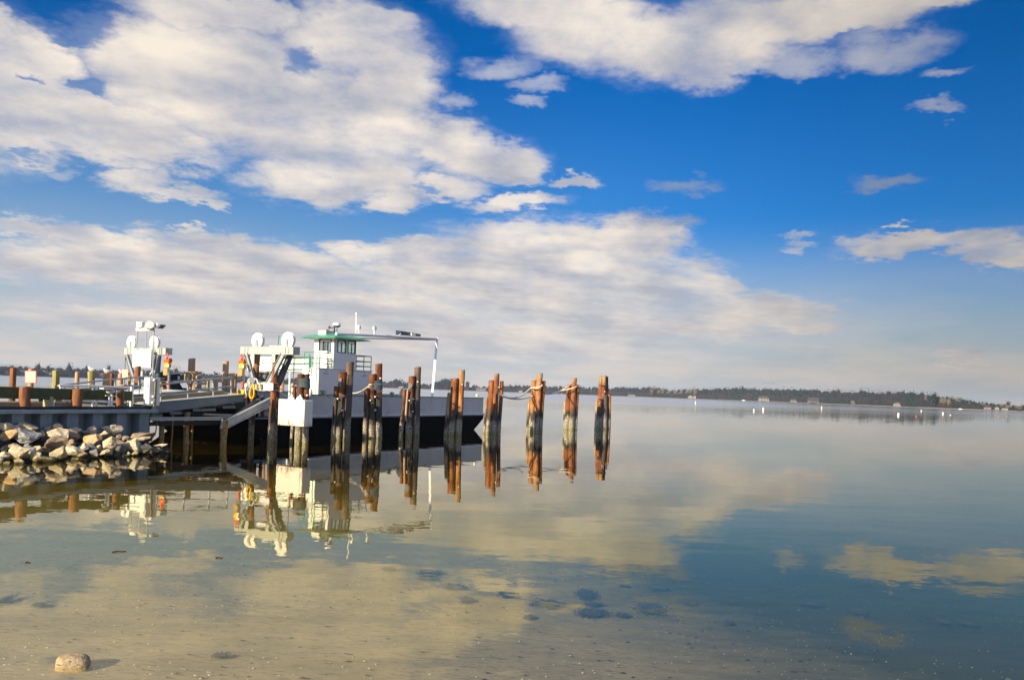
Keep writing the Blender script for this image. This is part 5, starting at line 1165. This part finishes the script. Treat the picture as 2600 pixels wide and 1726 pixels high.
# upper railings
def railing(pts, h, n, mat='green_paint', r=.03, posts=None):
    b = MB(); 
    for f_ in (1., .62, .28): b.tube([Vector(p_)+EZ*h*f_ for p_ in pts], r)
    for i in range(len(pts)-1):
        k = max(1, int((Vector(pts[i+1])-Vector(pts[i])).length/n))
        for j in range(k+1): q_ = Vector(pts[i]).lerp(Vector(pts[i+1]), j/k); b.tube([q_, q_+EZ*h], r)
    return b
railing([F(16.9, TN+.05, LZ+.05), F(18.45, TN+.05, LZ+.05), F(18.45, lt1-.1, LZ+.05), F(16.9, lt1-.1, LZ+.05)], 1.0, .75).build('upper_railing', 'green_paint', fe, True)
railing([F(14.5, TN+.05, LZ+.05), F(13.35, TN+.05, LZ+.05), F(13.35, lt1-.1, LZ+.05)], 1.0, 1.0).build('upper_railing', 'green_paint', fe, True)
MB().fbox(14.5, 14.6, TN+.5, lt1-.2, LZ+.05, LZ+1.2).build('lower_wheelhouse_wall', 'white_clean', fe)
# notices on the deckhouse side
for x, y in ((829, 945), (926.5, 951)):
    a_ = onT(x, y, TN); c = F(fr(a_)[0], TN+.028, a_.z); b = MB(); b.prism([c+EZ*.07-E1*.05, c+EZ*.07+E1*.05, c+EZ*.16+E1*.02, c+EZ*.16-E1*.04], -E2*.006)
    marks(b, c-E1*.28-EZ*.20, E1, EZ, .56, .9, [(.14, 0., .95, 9)], -E2); b.build('notice_marks', 'mark_grey', fe)
# passenger canopy over the car deck with its banner face
bs0 = 15.2; tA = fr(onS(787, 910, bs0))[1]; tB = TF-.3; zc0 = onS(760, 944, bs0).z; zc1 = onS(760, 907, bs0).z
cn = MB().fbox(bs0, bs0+.12, tA-.0, tB, zc0, zc1).build('banner_wall', 'white_clean', fe, bevel=.01)
MB().fbox(bs0+.12, bs0+2.2, lt1+.07, tB, zc0+.0, zc0+.1).build('canopy_floor', 'timber', fe)
MB().fbox(bs0-.02, bs0-.0, fr(onS(783, 920, bs0))[1], fr(onS(737, 920, bs0))[1], zc0+.28, zc1-.1).build('banner_panel', 'white_clean', cn)
l = MB(); ta_ = fr(onS(749, 916, bs0))[1]; tb_3 = fr(onS(771, 916, bs0))[1]
marks(l, F(bs0-.022, ta_, zc0+.5), -E2, EZ, (ta_-tb_3), 2.4, [(.14, 0, .42, 4), (.14, .5, .98, 5)], -E1); l.build('banner_lettering', 'mark_yellow', cn)
l = MB(); marks(l, F(bs0-.022, ta_, zc0+.5), -E2, EZ, (ta_-tb_3), 1.6, [(.04, .2, .28, 1), (.04, .38, .72, 4)], -E1); l.build('banner_lettering', 'mark_grey', cn)
for t_ in (fr(onS(736, 950, bs0+.05))[1], tB-.2): MB().cyl(F(bs0+.06, t_, ZB+.1), F(bs0+.06, t_, zc0), .07, n=8).build('canopy_post', 'white_clean', fe, True)
railing([onS(786.5, 949, bs0-.1), onS(745, 949, bs0-.1), onS(700, 950, bs0-.1)], 1.15, 1.0).build('canopy_railing', 'green_paint', fe, True)
MB().tube([onS(708, 906, bs0-.2), onS(797, 907.5, bs0-.2)], .02).build('railing_wire', 'rope_dark', fe, True)
# deck fittings on the bulwark
for x, y, w_2, lab in ((818, 998, 26, 'pale mooring cleat with green line on the bulwark by the wheelhouse'), (995, 1000, 16, 'cream mooring chock on the bulwark right of the banded cluster')):
    c = onT(x, y, TN+.05); c.z = ZT; r = w_2*c.y/FOC/2; ro = thing('mooring_cleat', lab, 'cleat', c, 'cleats on the ferry bulwark')
    b = MB(); b.cyl(c+E1*r*.35, c+E1*r*.35+EZ*.16, .06, n=8); b.cyl(c-E1*r*.35, c-E1*r*.35+EZ*.16, .06, n=8); b.tube([c-E1*r+EZ*.19, c-E1*r*.5+EZ*.24, c+E1*r*.5+EZ*.24, c+E1*r+EZ*.19], .05); b.build('horns', 'timber_yellow', ro, True)
    MB().tube([c+E1*r*.4*math.cos(a_)+E2*.08*math.sin(a_)+EZ*(.05+.012*i) for i, a_ in enumerate([k*.8 for k in range(20)])], .025).build('line', 'green_paint', ro, True)
c = onT(1020, 1003, TN+.15); c.z = ZT; ro = thing('deck_chair_vent', 'cream oval vent cowl on the bulwark left of the plank edged cluster', 'vent', c)
MB().prism([c-E1*.3, c+E1*.22, c+E1*.3+EZ*.45, c+E1*.12+EZ*.62, c-E1*.05+EZ*.5], E2*.10).build('cowl', 'sign_cream', ro, bevel=.02)
tag(MB().lathe(onT(1211, 1007, TN+.05), [(.09, 0), (.12, .08), (.10, .2), (.04, .24)], 10).build('deck_light', 'sign_cream', None, True), 'small cream light on the ferry bulwark near the bow', 'light')
c = onT(787.5, 1001, TN-.02); tag(MB().ball(Vector((c.x, c.y, 2.85)), .16, .16, .28).build('boat_fender', 'hull_grey', None, True), 'grey oval fender hanging at the end of the ferry bulwark', 'fender')
rope(sag(onT(825, 998, TN-.1), P(846, 1012, 49.4), .1), .025, 'rope_dark', 'dark line from the wheelhouse cleat down to the grey topped cluster')
# small things on the bridge deck
tag(MB().lathe(onT(604, 1002, 3.0), [(.10, 0), (.05, .15), (.09, .3), (.03, .38)], 10).build('brass_bollard', 'yellow_dull', None, True), 'little brown bollard near the end of the bridge deck', 'bollard')

# ------------------------------------------------------------------ riprap
def rock_mesh(c, wx, wy, wz, seed, n=15, pts=None):
    R = random.Random(seed); bm = bmesh.new()
    for i in range(n):
        v = Vector((R.gauss(0, 1), R.gauss(0, 1), R.gauss(0, 1))).normalized(); k = R.uniform(.82, 1.1)
        bm.verts.new(Vector((v.x*wx/2*k, v.y*wy/2*k, v.z*wz/2*k)))
    bmesh.ops.convex_hull(bm, input=bm.verts); 
    for v in [v for v in bm.verts if not v.link_faces]: bm.verts.remove(v)
    bmesh.ops.bevel(bm, geom=bm.edges[:], offset=min(wx, wz)*.04, segments=1, affect='EDGES', profile=.5, clamp_overlap=True)
    bmesh.ops.triangulate(bm, faces=bm.faces)
    bmesh.ops.subdivide_edges(bm, edges=[e for e in bm.edges if e.calc_length() > wx*.25], cuts=2, use_grid_fill=True)
    for v in bm.verts: v.co += v.normal*(wx*(.05*mnoise.noise(v.co*(4/wx)+Vector((seed, 0, 0)))+.03*mnoise.noise(v.co*(11/wx)+Vector((seed, 5, 0)))))
    rot = Matrix.Rotation(R.uniform(-.35, .35), 4, 'Y'); bm.transform(rot)
    for v in bm.verts:                                  # no slivers outside the stone
        if v.co.length > max(wx, wy, wz)*.62: v.co *= max(wx, wy, wz)*.62/v.co.length
    bm.normal_update()
    b = MB(); b.v = [Vector(c)+v.co for v in bm.verts]; 
    for i, v in enumerate(bm.verts): v.index = i
    b.f = [tuple(v.index for v in f.verts) for f in bm.faces]; bm.free(); return b
def slope_point(px, py):
    lo, hi = -4.2, -.35
    for _ in range(40):
        t = (lo+hi)/2; p = onT(px, py, t); zs = .95+.27*t
        if p.z > zs: lo = t
        else: hi = t
        # moving towards the wall (t up) raises both; ray height falls with distance
    # ray height decreases with distance; slope height increases with t
    return onT(px, py, t)
RK = [(14,1085,31,22,'tan'),(37,1091,28,20,'cream'),(22,1104,36,22,'orange'),(70,1085,45,24,'tan'),(70,1107,60,32,'grey'),(106,1102,16,14,'tan'),(124,1094,24,20,'grey'),(146,1085,25,20,'orange'),
 (147,1105,50,32,'cream'),(190,1092,31,15,'tan'),(182,1106,40,24,'brown'),(140,1127,54,30,'brown'),(180,1124,20,19,'brown'),(94,1138,22,14,'tan'),(114,1138,18,12,'brown'),(48,1150,42,38,'tan'),
 (82,1146,20,17,'grey'),(69,1135,17,14,'grey'),(13,1155,27,16,'cream'),(94,1160,28,26,'tan'),(116,1168,46,15,'tan'),(146,1153,38,38,'tan'),(192,1145,42,22,'cream'),(50,1174,21,16,'tan'),
 (17,1181,16,20,'tan'),(189,1167,16,12,'tan'),(3,1168,14,14,'grey'),(37,1132,26,10,'brown'),(284,1089,42,30,'cream'),(231,1094,20,22,'cream'),(236,1117,40,28,'orange'),(263,1101,22,17,'tan'),
 (278,1126,32,42,'tan'),(297,1123,38,18,'brown'),(305,1136,36,17,'dark'),(342,1131,44,32,'cream'),(369,1139,32,20,'dark'),(367,1108,60,18,'brown'),(352,1115,48,11,'tan'),(302,1108,15,11,'brown'),
 (320,1113,16,14,'brown'),(273,1148,32,14,'tan'),(239,1151,21,20,'grey'),(211,1137,28,18,'cream'),(234,1134,24,15,'grey'),(250,1136,14,11,'tan'),(407,1131,28,7,'cream'),(327,1152,7,11,'cream'),(215,1097,18,9,'grey'),(342,1150,18,10,'brown'),(210,1153,26,14,'brown'),(398,1142,24,12,'dark')]
ords = ['first', 'second', 'third', 'fourth', 'fifth', 'sixth', 'seventh', 'eighth', 'ninth', 'tenth', 'eleventh', 'twelfth', 'thirteenth', 'fourteenth', 'fifteenth', 'sixteenth', 'seventeenth', 'eighteenth', 'nineteenth', 'twentieth', 'twenty-first', 'twenty-second', 'twenty-third', 'twenty-fourth', 'twenty-fifth', 'twenty-sixth']
rows = {'top row against the steel wall': [], 'middle of the bank': [], 'row at the water': []}
for i, r in enumerate(RK):
    k = 'top row against the steel wall' if r[1] < 1112 else ('middle of the bank' if r[1] < 1143 else 'row at the water'); rows[k].append(i)
labs = {}
for k, l_ in rows.items():
    for n_, i in enumerate(sorted(l_, key=lambda j: RK[j][0])):
        x, y, w_3, h_3, c_ = RK[i]; size = 'large' if w_3*h_3 > 1000 else ('small' if w_3*h_3 < 330 else 'medium')
        labs[i] = '%s %s riprap rock, %s from the left in the %s' % (size, c_, ords[n_], k)
for i, (x, y, wp, hp, c_) in enumerate(RK):
    p = slope_point(x, y+hp*.25); Y = p.y; c = P(x, y, Y); sc = Y/FOC
    o = rock_mesh(c, wp*sc*random.Random(i).uniform(1.25, 1.5), wp*sc*.95, hp*sc*random.Random(i+99).uniform(1.25, 1.5), 500+i).build('riprap_rock', 'rock_'+c_, None)
    tag(o, labs[i], 'rock', 'riprap rocks below the steel wall')
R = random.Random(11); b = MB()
for i in range(150):                                       # filler between the counted rocks, coloured near black as gap shade
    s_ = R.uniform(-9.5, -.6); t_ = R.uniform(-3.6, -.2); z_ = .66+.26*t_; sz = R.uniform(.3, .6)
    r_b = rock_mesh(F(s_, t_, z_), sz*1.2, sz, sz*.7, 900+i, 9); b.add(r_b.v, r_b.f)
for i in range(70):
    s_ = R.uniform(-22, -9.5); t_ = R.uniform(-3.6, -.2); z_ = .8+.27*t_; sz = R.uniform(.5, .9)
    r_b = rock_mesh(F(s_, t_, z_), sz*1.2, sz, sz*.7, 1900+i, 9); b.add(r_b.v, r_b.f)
o = b.build('rubble', 'rubble_gap_shade', None); tag(o, 'broken rubble darkened as gap shade, filling the riprap bank between the larger rocks', 'rubble', kind='stuff')

# ------------------------------------------------------------------ foreground
fc = onZ(187, 1684, 0)
sc = fc.y/FOC; b = MB(); n_, m_ = 36, 22; hx_, hy_, hz_ = 42*sc, .145, .125
for i in range(m_+1):
    th = math.pi*i/m_
    for k in range(n_):
        ph = 2*math.pi*k/n_; d_ = Vector((math.sin(th)*math.cos(ph), math.sin(th)*math.sin(ph), math.cos(th)))
        sq = Vector([math.copysign(abs(c_)**.62, c_) for c_ in d_]); sq *= 1+.10*mnoise.noise(d_*1.3+Vector((3, 0, 0)))+.05*mnoise.noise(d_*4)+.02*mnoise.noise(d_*13)
        x_ = sq.x*hx_*(1 if sq.x < 0 else 1-.10*sq.y); z_ = sq.z*hz_*(1-.22*max(0, sq.x)); b.v.append(fc+Vector((x_, sq.y*hy_*(1-.2*abs(sq.x)), z_-.015)))
for i in range(m_):
    for k in range(n_): b.f.append((i*n_+k, i*n_+(k+1) % n_, (i+1)*n_+(k+1) % n_, (i+1)*n_+k))
tag(b.build('foreground_stone', 'rock_fore', None, True), 'single rounded tan stone standing in the shallow water', 'stone')
R = random.Random(21); b = MB()
for i in range(2600):
    y = 8.0+12*R.random()**1.6; x = R.uniform(-.68, .68)*y
    if mnoise.noise(Vector((x*.5, y*.5, 4)))+R.uniform(-.5, .5) < 0: continue
    z = -depth(x, y)+.014; s_ = R.uniform(.008, .024)*(1 if x < 1.5 else .5); a_ = R.uniform(0, 3.14); dx = Vector((math.cos(a_), math.sin(a_), R.uniform(-.2, .2)))*s_; dy = Vector((-math.sin(a_), math.cos(a_), 0))*s_*.6
    c = Vector((x, y, z)); b.add([c+dx, c+dy, c-dx, c-dy, c+EZ*.006], [(0, 1, 4), (1, 2, 4), (2, 3, 4), (3, 0, 4), (3, 2, 1, 0)])
b2 = MB()
for i in range(900):
    y = 8.2+9*R.random()**1.5; x = R.uniform(-.68, .60)*y
    if mnoise.noise(Vector((x*.7, y*.7, 9)))+R.uniform(-.4, .4) < 0: continue
    s_ = R.uniform(.008, .03); a_ = R.uniform(-.5, .5); dx = Vector((math.cos(a_), math.sin(a_), 0))*s_*1.6; dy = Vector((-math.sin(a_), math.cos(a_), 0))*s_*.7; c = Vector((x, y, -depth(x, y)+.013))
    b2.add([c+dx, c+dy, c-dx, c-dy, c+EZ*.012], [(0, 1, 4), (1, 2, 4), (2, 3, 4), (3, 0, 4), (3, 2, 1, 0)])
tag(b2.build('pebbles', 'rock_dark', None), 'small dark pebbles and weed scraps on the sandy shallows', 'pebbles', kind='stuff')
o = b.build('shell_fragments', 'shell', None); tag(o, 'white shell fragments scattered over the shallow sandy bottom', 'shells', kind='stuff')
WD = [(985,1445,34,8),(1094,1454,66,12),(1085,1467,48,14),(1151,1490,66,14),(1288,1509,50,16),(1185,1524,38,16),(1388,1533,90,20),(1487,1510,60,27),(1506,1534,50,12),(1502,1556,88,24),(1650,1545,80,30),(1343,1568,30,10),(1580,1562,40,10),(1585,1488,24,6),(1674,1494,64,10),
 (1748,1528,60,16),(2058,1535,55,12),(2179,1553,50,16),(2457,1584,50,14),(2396,1580,36,10),(1850,1582,20,10),(6,1525,34,40),(100,1536,34,10),(560,1665,50,10)]
for i, (x, y, wp, hp) in enumerate(sorted(WD)):
    p = onZ(x, y, -.25)
    for _ in range(6): p = onZ(x, y, -depth(p.x, p.y)+.03)
    sx = wp*p.y/FOC/2; sy = hp/2/FOC*p.y*p.y/CAMH*1.0; X = Vector((1, 0, 0)); Yv = Vector((0, 1, 0)); b = MB(); R = random.Random(60+i)
    for j in range(800):
        cc_ = p+X*(R.gauss(0, .40)*sx)+Yv*(R.gauss(0, .40)*sy)+EZ*R.uniform(-.01, .03); l_ = sx*R.uniform(.03, .09); w_5 = sy*R.uniform(.02, .05)
        dx = Vector((l_, R.uniform(-.4, .4)*l_, R.uniform(-.2, .2)*l_)); b.add([cc_-dx, cc_-Yv*w_5, cc_+dx, cc_+Yv*w_5+EZ*.01], [(0, 1, 2), (0, 2, 3)])
    tag(b.build('seaweed_patch', 'weed', None), 'dark seaweed clump under the shallow water, %s from the left' % (ords[i]), 'seaweed', 'dark seaweed patches on the bottom')
for px, py, l, a_, lab in ((70, 1428, .10, .05, 'short dark twig floating at the far left'), (302, 1400, .26, .25, 'longest bent twig floating below the far gantry reflection'), (556, 1416, .16, -.02, 'dark twig floating below the near gantry reflection')):
    c = onZ(px, py, .005); d = Vector((math.cos(a_), math.sin(a_)*2, 0)); l = l/.26*28/2/FOC*c.y
    tag(MB().tube([c-d*l, c-d*l*.3+Vector((0, .03, .01)), c+d*l*.4, c+d*l+Vector((0, .02, 0))], .012, 5).build('floating_twig', 'twig', None), lab, 'twig', 'twigs floating on the water')
c = onZ(768, 1706, .0); c.z = -depth(c.x, c.y)+.02
tag(MB().add([c+Vector((-.06, 0, 0)), c+Vector((0, -.035, .008)), c+Vector((.07, .0, 0)), c+Vector((0, .03, .01)), c+Vector((0, 0, -.006))], [(0, 1, 3), (1, 2, 3), (0, 4, 1), (1, 4, 2), (2, 4, 3), (3, 4, 0)]).build('fallen_leaf', 'leaf_red', None), 'reddish dead leaf on the sandy bottom near the lower edge', 'leaf')

# ------------------------------------------------------------------ haze
b = MB(); hx = 2600; b.add([(-hx, -35, -8), (hx, -35, -8), (hx, 3300, -8), (-hx, 3300, -8), (-hx, -35, 48), (hx, -35, 48), (hx, 3300, 48), (-hx, 3300, 48)],
   [(3, 2, 1, 0), (4, 5, 6, 7), (0, 1, 5, 4), (1, 2, 6, 5), (2, 3, 7, 6), (3, 0, 4, 7)])
m, t, bs = newmat('haze'); h = NT(t); t.nodes.remove(bs)
pv = h.n('ShaderNodeVolumePrincipled'); pv.inputs['Color'].default_value = (.72, .84, 1.0, 1); pv.inputs['Density'].default_value = .00009; h.L(pv.outputs[0], t.nodes['Material Output'].inputs[1])
o = b.build('haze', 'haze', org=(0, 0, 0)); o['kind'] = 'stuff'
